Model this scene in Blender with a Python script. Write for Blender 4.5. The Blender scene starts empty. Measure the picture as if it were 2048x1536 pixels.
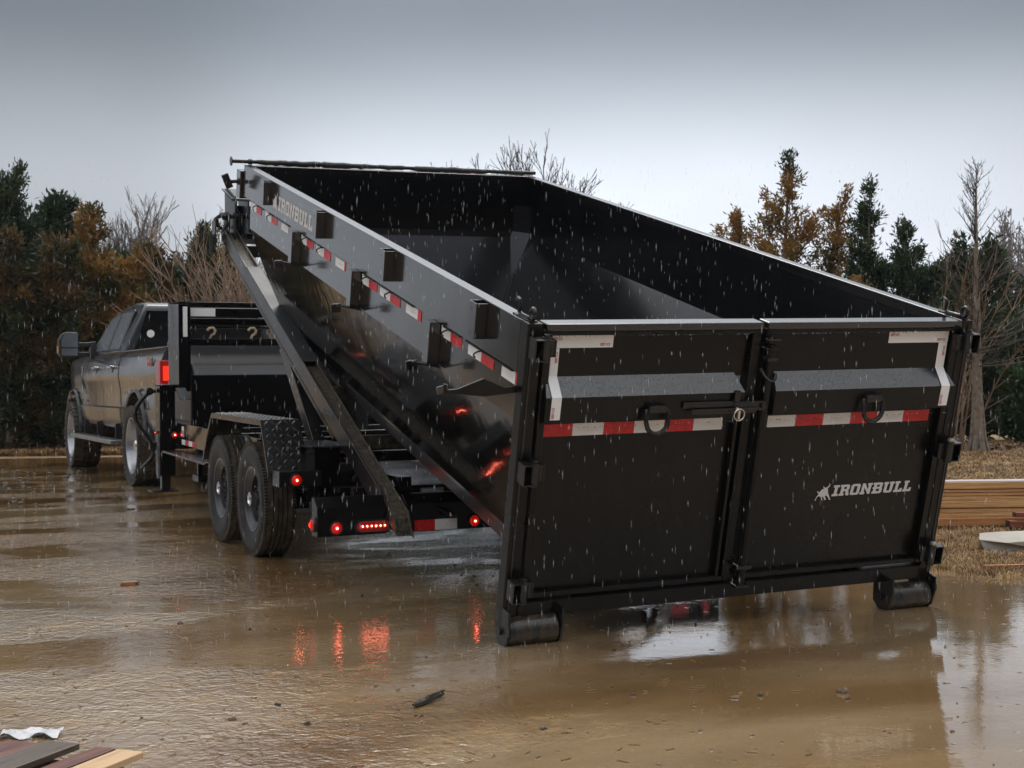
import bpy, bmesh, math, random
import numpy as np
from mathutils import Vector, Matrix
from mathutils.geometry import tessellate_polygon
PI = math.pi
scene = bpy.context.scene
col = scene.collection

# ------------------------------------------------------------------ camera
CR = Vector((0.90663, -0.42190, -0.01040)); CF = Vector((0.42178, 0.90669, -0.00424))
CU = CR.cross(CF).normalized(); CR = CF.cross(CU).normalized()
cd = bpy.data.cameras.new('camera'); cam = bpy.data.objects.new('camera', cd); col.objects.link(cam)
cam.matrix_world = Matrix(((CR.x, CU.x, -CF.x, 0), (CR.y, CU.y, -CF.y, 0), (CR.z, CU.z, -CF.z, 1.1497), (0, 0, 0, 1)))
cd.sensor_width = 36; cd.lens = 2803.46 / 2048 * 36; cd.clip_start = .05; cd.clip_end = 2000
cd.dof.use_dof = True; cd.dof.focus_distance = 7.0; cd.dof.aperture_fstop = 9
scene.camera = cam
scene.view_settings.view_transform = 'Standard'; scene.view_settings.look = 'None'
scene.view_settings.exposure = 0.58; scene.view_settings.gamma = 1; scene.view_settings.use_curve_mapping = False

# ------------------------------------------------------------------ sky: heavy overcast
SUN_AZ = math.atan2(0.50, 0.86); SUN_EL = math.radians(58)
wd = bpy.data.worlds.new('World'); scene.world = wd; wd.use_nodes = True
nt = wd.node_tree; nt.nodes.clear()
def N(t, kind, **kw):
    n = t.nodes.new(kind)
    for k, v in kw.items(): setattr(n, k, v)
    return n
def ramp(node, pts, interp='LINEAR'):
    cr = node.color_ramp; cr.interpolation = interp
    while len(cr.elements) < len(pts): cr.elements.new(.5)
    for e, (p, c) in zip(cr.elements, pts):
        e.position = p; e.color = (c[0], c[1], c[2], 1) if isinstance(c, (tuple, list)) else (c, c, c, 1)
tc = N(nt, 'ShaderNodeTexCoord'); sep = N(nt, 'ShaderNodeSeparateXYZ'); nt.links.new(tc.outputs['Generated'], sep.inputs[0])
r1 = N(nt, 'ShaderNodeValToRGB'); nt.links.new(sep.outputs['Z'], r1.inputs[0])
ramp(r1, [(0, (.47, .505, .55)), (.05, (.545, .585, .645)), (.12, (.49, .53, .595)), (.26, (.142, .170, .212)), (.38, (.46, .49, .54)), (.52, (1.0, 1.02, 1.05)), (1, (1.45, 1.47, 1.50))], 'EASE')
dp = N(nt, 'ShaderNodeVectorMath', operation='DOT_PRODUCT'); nt.links.new(tc.outputs['Generated'], dp.inputs[0]); dp.inputs[1].default_value = (0.515, 0.845, .14)
r2 = N(nt, 'ShaderNodeValToRGB'); nt.links.new(dp.outputs['Value'], r2.inputs[0])
ramp(r2, [(0, .74), (.80, .56), (.93, .70), (.985, 1.08), (1, 1.16)], 'EASE')
nz = N(nt, 'ShaderNodeTexNoise'); nz.inputs['Scale'].default_value = 2.2; nz.inputs['Detail'].default_value = 3; nz.inputs['Roughness'].default_value = .45
mp = N(nt, 'ShaderNodeMapping'); mp.inputs['Scale'].default_value = (1, 1, 2.2); nt.links.new(tc.outputs['Generated'], mp.inputs[0]); nt.links.new(mp.outputs[0], nz.inputs['Vector'])
r3 = N(nt, 'ShaderNodeMapRange'); nt.links.new(nz.outputs['Fac'], r3.inputs[0]); r3.inputs[1].default_value = .3; r3.inputs[2].default_value = .7; r3.inputs[3].default_value = .86; r3.inputs[4].default_value = 1.12
m1 = N(nt, 'ShaderNodeVectorMath', operation='MULTIPLY'); nt.links.new(r1.outputs[0], m1.inputs[0]); nt.links.new(r2.outputs[0], m1.inputs[1])
m2 = N(nt, 'ShaderNodeVectorMath', operation='SCALE'); nt.links.new(m1.outputs[0], m2.inputs[0]); nt.links.new(r3.outputs[0], m2.inputs['Scale'])
bg1 = N(nt, 'ShaderNodeBackground'); nt.links.new(m2.outputs[0], bg1.inputs[0]); bg1.inputs[1].default_value = 1.0
sk = N(nt, 'ShaderNodeTexSky', sky_type='NISHITA'); sk.sun_disc = False; sk.sun_elevation = SUN_EL; sk.sun_rotation = SUN_AZ; sk.air_density = 2; sk.dust_density = 6
bg2 = N(nt, 'ShaderNodeBackground'); nt.links.new(sk.outputs[0], bg2.inputs[0]); bg2.inputs[1].default_value = .006
ad = N(nt, 'ShaderNodeAddShader'); wo = N(nt, 'ShaderNodeOutputWorld')
nt.links.new(bg1.outputs[0], ad.inputs[0]); nt.links.new(bg2.outputs[0], ad.inputs[1]); nt.links.new(ad.outputs[0], wo.inputs[0])
# one broad sun behind the cloud
sl = bpy.data.lights.new('sun', 'SUN'); sl.energy = 1.0; sl.angle = math.radians(35); sl.color = (1, .97, .93)
sun = bpy.data.objects.new('sun', sl); col.objects.link(sun)
sd = Vector((math.sin(SUN_AZ) * math.cos(SUN_EL), math.cos(SUN_AZ) * math.cos(SUN_EL), math.sin(SUN_EL)))
sun.rotation_euler = sd.to_track_quat('Z', 'Y').to_euler()

# ------------------------------------------------------------------ materials
def mat(name):
    m = bpy.data.materials.new(name); m.use_nodes = True
    t = m.node_tree; b = t.nodes['Principled BSDF']; return m, t, b
def simple(name, c, rough=.5, metal=0, spec=.5, noise=0, nscale=8, bump=0, bscale=60, emis=None, es=1, coat=0, rvar=0):
    m, t, b = mat(name)
    b.inputs['Base Color'].default_value = (*c, 1); b.inputs['Roughness'].default_value = rough; b.inputs['Metallic'].default_value = metal
    b.inputs['Specular IOR Level'].default_value = spec
    if coat: b.inputs['Coat Weight'].default_value = coat; b.inputs['Coat Roughness'].default_value = .06
    tc = N(t, 'ShaderNodeTexCoord')
    if noise or rvar:
        n = N(t, 'ShaderNodeTexNoise'); n.inputs['Scale'].default_value = nscale; n.inputs['Detail'].default_value = 6
        t.links.new(tc.outputs['Object'], n.inputs['Vector'])
        if noise:
            r = N(t, 'ShaderNodeValToRGB'); t.links.new(n.outputs['Fac'], r.inputs[0])
            ramp(r, [(.3, tuple(x * (1 - noise) for x in c)), (.7, tuple(min(1, x * (1 + noise)) for x in c))]); t.links.new(r.outputs[0], b.inputs['Base Color'])
        if rvar:
            q = N(t, 'ShaderNodeMapRange'); t.links.new(n.outputs['Fac'], q.inputs[0]); q.inputs[1].default_value = .3; q.inputs[2].default_value = .7
            q.inputs[3].default_value = max(.02, rough - rvar); q.inputs[4].default_value = rough + rvar; t.links.new(q.outputs[0], b.inputs['Roughness'])
    if bump:
        n2 = N(t, 'ShaderNodeTexNoise'); n2.inputs['Scale'].default_value = bscale; n2.inputs['Detail'].default_value = 4; t.links.new(tc.outputs['Object'], n2.inputs['Vector'])
        bp = N(t, 'ShaderNodeBump'); bp.inputs['Strength'].default_value = bump; bp.inputs['Distance'].default_value = .01
        t.links.new(n2.outputs['Fac'], bp.inputs['Height']); t.links.new(bp.outputs[0], b.inputs['Normal'])
    if emis: b.inputs['Emission Color'].default_value = (*emis, 1); b.inputs['Emission Strength'].default_value = es
    return m
def wet_paint(name, c, rough, drops=.5, dscale=150, dirt=0, dirtc=(.12, .08, .045), wave=.06, rvar=.06, coat=0, spec=.5):
    """gloss enamel under rain: droplets stand on it, slight waviness, runs of road film"""
    m, t, b = mat(name); b.inputs['Base Color'].default_value = (*c, 1); b.inputs['Specular IOR Level'].default_value = spec
    if coat: b.inputs['Coat Weight'].default_value = coat; b.inputs['Coat Roughness'].default_value = .12
    tc = N(t, 'ShaderNodeTexCoord')
    nz = N(t, 'ShaderNodeTexNoise'); nz.inputs['Scale'].default_value = 3.5; nz.inputs['Detail'].default_value = 5; t.links.new(tc.outputs['Object'], nz.inputs['Vector'])
    q = N(t, 'ShaderNodeMapRange'); t.links.new(nz.outputs['Fac'], q.inputs[0]); q.inputs[1].default_value = .3; q.inputs[2].default_value = .7
    q.inputs[3].default_value = max(.02, rough - rvar); q.inputs[4].default_value = rough + rvar
    v = N(t, 'ShaderNodeTexVoronoi', feature='F1'); v.inputs['Scale'].default_value = dscale; t.links.new(tc.outputs['Object'], v.inputs['Vector'])
    r = N(t, 'ShaderNodeMapRange', interpolation_type='SMOOTHSTEP'); t.links.new(v.outputs['Distance'], r.inputs[0]); r.inputs[1].default_value = .10; r.inputs[2].default_value = .36; r.inputs[3].default_value = 1; r.inputs[4].default_value = 0
    b1 = N(t, 'ShaderNodeBump'); b1.inputs['Strength'].default_value = drops; b1.inputs['Distance'].default_value = .0016; t.links.new(r.outputs[0], b1.inputs['Height'])
    b2 = N(t, 'ShaderNodeBump'); b2.inputs['Strength'].default_value = wave; b2.inputs['Distance'].default_value = .02; t.links.new(nz.outputs['Fac'], b2.inputs['Height'])
    t.links.new(b2.outputs[0], b1.inputs['Normal']); t.links.new(b1.outputs[0], b.inputs['Normal']); t.links.new(q.outputs[0], b.inputs['Roughness'])
    if dirt:
        mpp = N(t, 'ShaderNodeMapping'); mpp.inputs['Scale'].default_value = (9, 9, 1.0); t.links.new(tc.outputs['Object'], mpp.inputs[0])
        n3 = N(t, 'ShaderNodeTexNoise'); n3.inputs['Scale'].default_value = 2.5; n3.inputs['Detail'].default_value = 6; t.links.new(mpp.outputs[0], n3.inputs['Vector'])
        g = N(t, 'ShaderNodeMapRange'); t.links.new(n3.outputs['Fac'], g.inputs[0]); g.inputs[1].default_value = .38; g.inputs[2].default_value = .68; g.inputs[3].default_value = 0; g.inputs[4].default_value = dirt
        mx = N(t, 'ShaderNodeMix', data_type='RGBA'); t.links.new(g.outputs[0], mx.inputs[0]); mx.inputs[6].default_value = (*c, 1); mx.inputs[7].default_value = (*dirtc, 1)
        t.links.new(mx.outputs[2], b.inputs['Base Color'])
    return m
M = {}
M['gate'] = wet_paint('black_enamel_rear', (.0032, .0029, .0027), .30, .35, 170, dirt=.07, dirtc=(.038, .031, .024), spec=.30, wave=.14)
M['side'] = wet_paint('black_enamel_side', (.006, .006, .007), .16, .30, 190, dirt=.04, coat=.9)
M['hull'] = wet_paint('black_enamel_hull', (.006, .006, .006), .07, .04, 120, wave=.10, rvar=.03)
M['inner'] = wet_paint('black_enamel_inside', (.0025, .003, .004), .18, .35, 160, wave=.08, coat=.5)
M['frame'] = wet_paint('black_enamel_frame', (.007, .007, .008), .22, .45, 170, dirt=.05)
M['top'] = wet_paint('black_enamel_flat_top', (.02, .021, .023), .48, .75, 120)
M['trailer'] = wet_paint('black_enamel_trailer', (.003, .003, .004), .22, .2, 150, dirt=.03, spec=.26)
M['tank'] = wet_paint('black_enamel_tank', (.02, .021, .024), .36, .6, 130)
M['hard'] = wet_paint('black_enamel_hardware', (.007, .007, .008), .24, .5, 120, dirt=.05)
M['roller'] = wet_paint('black_muddy_roller', (.012, .012, .013), .22, .5, 60, dirt=.45, dirtc=(.13, .08, .035))
M['channel'] = simple('mud_caked_channel', (.055, .042, .028), .55, noise=.75, nscale=30, bump=.9, bscale=70)
M['truck'] = wet_paint('dark_grey_truck_paint', (.022, .026, .030), .18, .3, 90, dirt=.60, dirtc=(.115, .10, .082), rvar=.08, coat=.4)
M['trucktop'] = wet_paint('grey_truck_paint_clean', (.030, .034, .040), .22, .7, 90, coat=.5)
M['plastic'] = simple('black_plastic', (.012, .012, .013), .45)
M['glass'] = simple('side_glass_painted_sky', (.15, .17, .19), .28, spec=.9, coat=.8, bump=.08, bscale=120, rvar=.05)  # sky reflection painted into the base colour, paler than bare glass
M['glass2'] = simple('rear_cab_glass', (.006, .006, .007), .06, spec=.5)
M['mirrorg'] = simple('mirror_glass', (.30, .32, .35), .18, metal=.8, bump=.05)
M['chrome'] = simple('chrome', (.62, .63, .65), .14, metal=1, bump=.05, bscale=30)
M['rim'] = simple('brushed_alloy_rim', (.30, .31, .33), .25, metal=.9, noise=.15)
M['alu'] = simple('aluminium_step', (.30, .31, .32), .38, metal=.8, noise=.4, nscale=20)
M['steelrim'] = wet_paint('black_steel_wheel', (.016, .018, .022), .22, .3, 120, dirt=.12)
M['rubber'] = simple('wet_rubber_sidewall', (.014, .0135, .013), .5, spec=.3, noise=.5, nscale=14, bump=.35, bscale=40)
M['tread'] = simple('muddy_rubber_tread', (.045, .034, .022), .55, noise=.8, nscale=16, bump=.6, bscale=60)
M['treadmud'] = simple('mud_in_tread', (.14, .088, .042), .65, noise=.6, nscale=18, bump=.7, bscale=50)
M['mudblock'] = simple('tread_block_rubber', (.040, .036, .032), .42, noise=.6, nscale=12, bump=.4, bscale=50)
M['white'] = simple('white_reflective_tape', (.80, .79, .78), .35, noise=.05, nscale=3, bump=.1, bscale=400)
M['red'] = simple('red_reflective_tape', (.60, .016, .018), .35, noise=.25, nscale=60, bump=.1, bscale=400)
M['pale'] = simple('pale_print', (.80, .79, .78), .4)
M['redprint'] = simple('bright_red_print', (.62, .03, .03), .4)
M['print'] = simple('grey_white_lettering', (.62, .60, .58), .5)
M['shelf'] = wet_paint('black_enamel_rained_on', (.012, .013, .015), .26, .95, 95, coat=.9)
M['smallred'] = simple('small_red_print', (.45, .03, .03), .5)
M['lens'] = simple('red_lamp_lens', (.45, .006, .006), .15, emis=(1, .02, .01), es=.14)
M['led'] = simple('lit_led', (1, .05, .03), .3, emis=(1, .02, .008), es=1.7)
M['leddim'] = simple('brake_bar_led', (1, .05, .03), .3, emis=(1, .02, .008), es=.4)
M['ledhot'] = simple('lit_led_core', (1, .4, .3), .3, emis=(1, .25, .15), es=22)
M['taillens'] = simple('tail_lamp_red', (.42, .02, .02), .12)
M['tailon'] = simple('tail_lamp_lit', (1, .05, .02), .2, emis=(1, .03, .008), es=.55)
M['amber'] = simple('amber_lens', (.6, .25, .06), .2)
M['gold'] = simple('yellow_zinc_chain', (.42, .25, .08), .38, metal=.85, noise=.3)
M['zinc'] = simple('zinc_pin', (.62, .58, .48), .3, metal=.9)
M['tarp'] = simple('black_tarp_roll', (.016, .017, .018), .45, bump=.8, bscale=14)
M['sticker'] = simple('grey_data_sticker', (.26, .26, .25), .45, noise=.4, nscale=50)
M['beige'] = simple('tan_hook', (.42, .32, .22), .45, noise=.3)

def ground_mat():
    m, t, b = mat('wet_mud')
    tc = N(t, 'ShaderNodeTexCoord')
    def noise(scale, detail=5, vs=(1, 1, 1), rough=.55, rot=0, dist=0):
        mp = N(t, 'ShaderNodeMapping'); mp.inputs['Scale'].default_value = vs; mp.inputs['Rotation'].default_value = (0, 0, rot); t.links.new(tc.outputs['Object'], mp.inputs[0])
        n = N(t, 'ShaderNodeTexNoise'); n.inputs['Scale'].default_value = scale; n.inputs['Detail'].default_value = detail; n.inputs['Roughness'].default_value = rough; n.inputs['Distortion'].default_value = dist
        t.links.new(mp.outputs[0], n.inputs['Vector']); return n.outputs['Fac']
    def rng(x, a, b_, c, d):
        q = N(t, 'ShaderNodeMapRange', interpolation_type='SMOOTHSTEP'); t.links.new(x, q.inputs[0])
        for i, v in enumerate((a, b_, c, d)): q.inputs[i + 1].default_value = v
        return q.outputs[0]
    def math_(op, a, b_):
        q = N(t, 'ShaderNodeMath', operation=op)
        for i, v in enumerate((a, b_)):
            if isinstance(v, (int, float)): q.inputs[i].default_value = v
            else: t.links.new(v, q.inputs[i])
        return q.outputs[0]
    big = noise(.33, 4, (1, 1.6, 1), .5, .5, .6)
    med = noise(1.3, 5, (1, 1.8, 1), .6, .4, .4)
    c1 = N(t, 'ShaderNodeValToRGB'); t.links.new(big, c1.inputs[0])
    ramp(c1, [(.30, (.15, .082, .033)), (.44, (.25, .148, .064)), (.58, (.37, .255, .140)), (.70, (.34, .26, .175)), (.82, (.20, .125, .062))])
    c2 = N(t, 'ShaderNodeValToRGB'); t.links.new(med, c2.inputs[0]); ramp(c2, [(.3, .78), (.7, 1.12)])
    mx = N(t, 'ShaderNodeMix', data_type='RGBA', blend_type='MULTIPLY'); mx.inputs[0].default_value = 1
    t.links.new(c1.outputs[0], mx.inputs[6]); t.links.new(c2.outputs[0], mx.inputs[7])
    fine = noise(34, 5, (1, 1, 1), .7)
    c3 = N(t, 'ShaderNodeValToRGB'); t.links.new(fine, c3.inputs[0]); ramp(c3, [(.28, .55), (.40, .98), (.62, 1.0), (.74, 1.5)])
    mx2 = N(t, 'ShaderNodeMix', data_type='RGBA', blend_type='MULTIPLY'); mx2.inputs[0].default_value = .8
    t.links.new(mx.outputs[2], mx2.inputs[6]); t.links.new(c3.outputs[0], mx2.inputs[7])
    t.links.new(mx2.outputs[2], b.inputs['Base Color'])
    # puddle mask: 1 = standing water, 0 = wet churned mud
    pud = noise(.55, 5, (1, 2.0, 1), .55, .45, .8)
    p = rng(pud, .44, .56, 0, 1)
    geo = N(t, 'ShaderNodeVectorMath', operation='DISTANCE'); t.links.new(tc.outputs['Object'], geo.inputs[0]); geo.inputs[1].default_value = (5.4, 4.4, 0)
    calm = rng(geo.outputs['Value'], 2.0, 4.6, 1, 0)        # the standing puddle behind the dumpster
    p = math_('MAXIMUM', p, calm)
    chur = math_('MULTIPLY', rng(p, 0, 1, 1, .16), rng(calm, 0, 1, 1, .22))
    def cen(x, k): return math_('MULTIPLY', math_('SUBTRACT', x, .5), k)
    rip = noise(13, 4, (1.15, 1, 1), .55, .8, .6); rip2 = noise(44, 3, (1, 1, 1), .6, .2); rip3 = noise(1.7, 2, (1, 1.4, 1), .5, .3)
    hh = math_('ADD', cen(rip, 1.0), cen(rip2, .55))
    hh = math_('ADD', math_('MULTIPLY', hh, chur), cen(rip3, .18))
    bp = N(t, 'ShaderNodeBump'); bp.inputs['Strength'].default_value = .60; bp.inputs['Distance'].default_value = .015; t.links.new(hh, bp.inputs['Height'])
    # rain dimples on the water
    v = N(t, 'ShaderNodeTexVoronoi', feature='F1'); v.inputs['Scale'].default_value = 9; t.links.new(tc.outputs['Object'], v.inputs['Vector'])
    vr = rng(v.outputs['Distance'], .0, .16, 1, 0)
    bp2 = N(t, 'ShaderNodeBump'); bp2.inputs['Strength'].default_value = .25; bp2.inputs['Distance'].default_value = .004; t.links.new(vr, bp2.inputs['Height']); t.links.new(bp.outputs[0], bp2.inputs['Normal'])
    t.links.new(bp2.outputs[0], b.inputs['Normal'])
    t.links.new(rng(p, 0, 1, .13, .045), b.inputs['Roughness'])
    film = noise(5.5, 6, (1, 1.5, 1), .68, .3, .3); cw = rng(film, .34, .46, .25, 1.0); t.links.new(math_('MAXIMUM', cw, p), b.inputs['Coat Weight'])
    b.inputs['IOR'].default_value = 1.45; b.inputs['Coat IOR'].default_value = 2.2; b.inputs['Coat Roughness'].default_value = .03; t.links.new(bp2.outputs[0], b.inputs['Coat Normal'])
    return m
M['mud'] = ground_mat()
def grass_soil():
    m, t, b = mat('dead_grass_soil'); tc = N(t, 'ShaderNodeTexCoord')
    n = N(t, 'ShaderNodeTexNoise'); n.inputs['Scale'].default_value = 5; n.inputs['Detail'].default_value = 9; n.inputs['Roughness'].default_value = .72; t.links.new(tc.outputs['Object'], n.inputs['Vector'])
    r = N(t, 'ShaderNodeValToRGB'); t.links.new(n.outputs['Fac'], r.inputs[0]); ramp(r, [(.3, (.085, .05, .022)), (.5, (.25, .16, .075)), (.72, (.42, .29, .15))])
    t.links.new(r.outputs[0], b.inputs['Base Color']); b.inputs['Roughness'].default_value = .85
    bp = N(t, 'ShaderNodeBump'); bp.inputs['Strength'].default_value = .8; bp.inputs['Distance'].default_value = .05; t.links.new(n.outputs['Fac'], bp.inputs['Height']); t.links.new(bp.outputs[0], b.inputs['Normal'])
    return m
M['field'] = grass_soil()
def vary(name, cs, rough=.7, scale=1.2, trans=0, detail=3):
    m, t, b = mat(name); tc = N(t, 'ShaderNodeTexCoord')
    n = N(t, 'ShaderNodeTexNoise'); n.inputs['Scale'].default_value = scale; n.inputs['Detail'].default_value = detail; t.links.new(tc.outputs['Object'], n.inputs['Vector'])
    r = N(t, 'ShaderNodeValToRGB'); t.links.new(n.outputs['Fac'], r.inputs[0]); k = len(cs)
    ramp(r, [(.34 + .32 * i / (k - 1), c) for i, c in enumerate(cs)])
    t.links.new(r.outputs[0], b.inputs['Base Color']); b.inputs['Roughness'].default_value = rough
    if trans:
        tr = N(t, 'ShaderNodeBsdfTranslucent'); t.links.new(r.outputs[0], tr.inputs[0]); mxs = N(t, 'ShaderNodeMixShader'); mxs.inputs[0].default_value = trans
        out = t.nodes['Material Output']; t.links.new(b.outputs[0], mxs.inputs[1]); t.links.new(tr.outputs[0], mxs.inputs[2]); t.links.new(mxs.outputs[0], out.inputs[0])
    return m
M['rust'] = vary('rusty_cedar_sprays', [(.035, .048, .016), (.095, .075, .022), (.28, .150, .036), (.20, .100, .026)], .7, 1.5, .3)
M['rustd'] = vary('dark_rusty_cedar_sprays', [(.016, .028, .011), (.030, .040, .014), (.095, .058, .018), (.17, .085, .022)], .7, 1.3, .3)
M['green'] = vary('dark_cedar_sprays', [(.014, .028, .012), (.026, .050, .018), (.048, .070, .026)], .7, 1.1, .25)
M['green2'] = vary('broadleaf_shrub_leaves', [(.025, .05, .018), (.05, .09, .035), (.08, .12, .05)], .5, 2, .25)
M['bark'] = vary('grey_brown_bark', [(.10, .075, .055), (.20, .16, .125), (.13, .09, .06)], .85, 9, 0, 6)
M['twig'] = vary('grey_bare_twigs', [(.10, .085, .075), (.17, .145, .13)], .85, 3)
M['twigtan'] = vary('tan_bare_twigs', [(.17, .11, .075), (.32, .22, .15)], .8, 3)
M['twigdark'] = vary('dark_bare_twigs', [(.045, .035, .028), (.09, .07, .055)], .85, 3)
M['blade'] = vary('dry_grass_blades', [(.09, .050, .020), (.26, .155, .065), (.46, .31, .15)], .75, 5, .2, 8)
M['leaflitter'] = vary('brown_leaf_litter', [(.05, .03, .018), (.14, .08, .045), (.2, .12, .08)], .8, 9)
M['stone'] = simple('wet_pebble', (.13, .085, .05), .35, noise=.6, nscale=5)
M['concrete'] = simple('pale_concrete', (.37, .34, .29), .7, noise=.15, nscale=6, bump=.5, bscale=30)
def wood(name, cs, sx=2, sy=40, rough=.6):
    m, t, b = mat(name); tc = N(t, 'ShaderNodeTexCoord'); mp = N(t, 'ShaderNodeMapping'); mp.inputs['Scale'].default_value = (sx, sy, sy); t.links.new(tc.outputs['Object'], mp.inputs[0])
    n = N(t, 'ShaderNodeTexNoise'); n.inputs['Scale'].default_value = 1; n.inputs['Detail'].default_value = 8; n.inputs['Roughness'].default_value = .7; t.links.new(mp.outputs[0], n.inputs['Vector'])
    r = N(t, 'ShaderNodeValToRGB'); t.links.new(n.outputs['Fac'], r.inputs[0]); k = len(cs); ramp(r, [(.3 + .4 * i / (k - 1), c) for i, c in enumerate(cs)])
    t.links.new(r.outputs[0], b.inputs['Base Color']); b.inputs['Roughness'].default_value = rough
    bp = N(t, 'ShaderNodeBump'); bp.inputs['Strength'].default_value = .5; bp.inputs['Distance'].default_value = .005; t.links.new(n.outputs['Fac'], bp.inputs['Height']); t.links.new(bp.outputs[0], b.inputs['Normal'])
    return m
M['ply'] = wood('yellow_plywood_edge', [(.20, .095, .035), (.56, .31, .125), (.72, .44, .19)], 3, 110)
M['ply2'] = wood('orange_timber', [(.26, .10, .035), (.42, .18, .06), (.50, .24, .09)], 2, 30)
M['plyred'] = wood('red_brown_timber', [(.10, .025, .016), (.20, .055, .03), (.26, .08, .04)], 2, 30)
M['plydark'] = simple('dark_timber_end', (.035, .022, .016), .6, noise=.4)
M['palred'] = wood('red_stained_wet_board', [(.035, .014, .010), (.13, .045, .030), (.22, .10, .065)], 3, 34, .35)
M['palgrey'] = wood('grey_wet_board', [(.035, .026, .022), (.10, .075, .055), (.14, .11, .085)], 3, 30, .3)
M['paltan'] = wood('fresh_tan_board', [(.34, .20, .10), (.52, .34, .18), (.60, .42, .25)], 3, 26, .45)
M['filmw'] = simple('torn_white_plastic', (.48, .48, .50), .35, bump=.8, bscale=40)
M['stickd'] = simple('dark_wet_stick', (.03, .022, .016), .35, noise=.5, nscale=20, bump=.6, bscale=60)
M['blockw'] = simple('orange_wood_scrap', (.30, .14, .06), .5, noise=.4, nscale=20)

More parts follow.
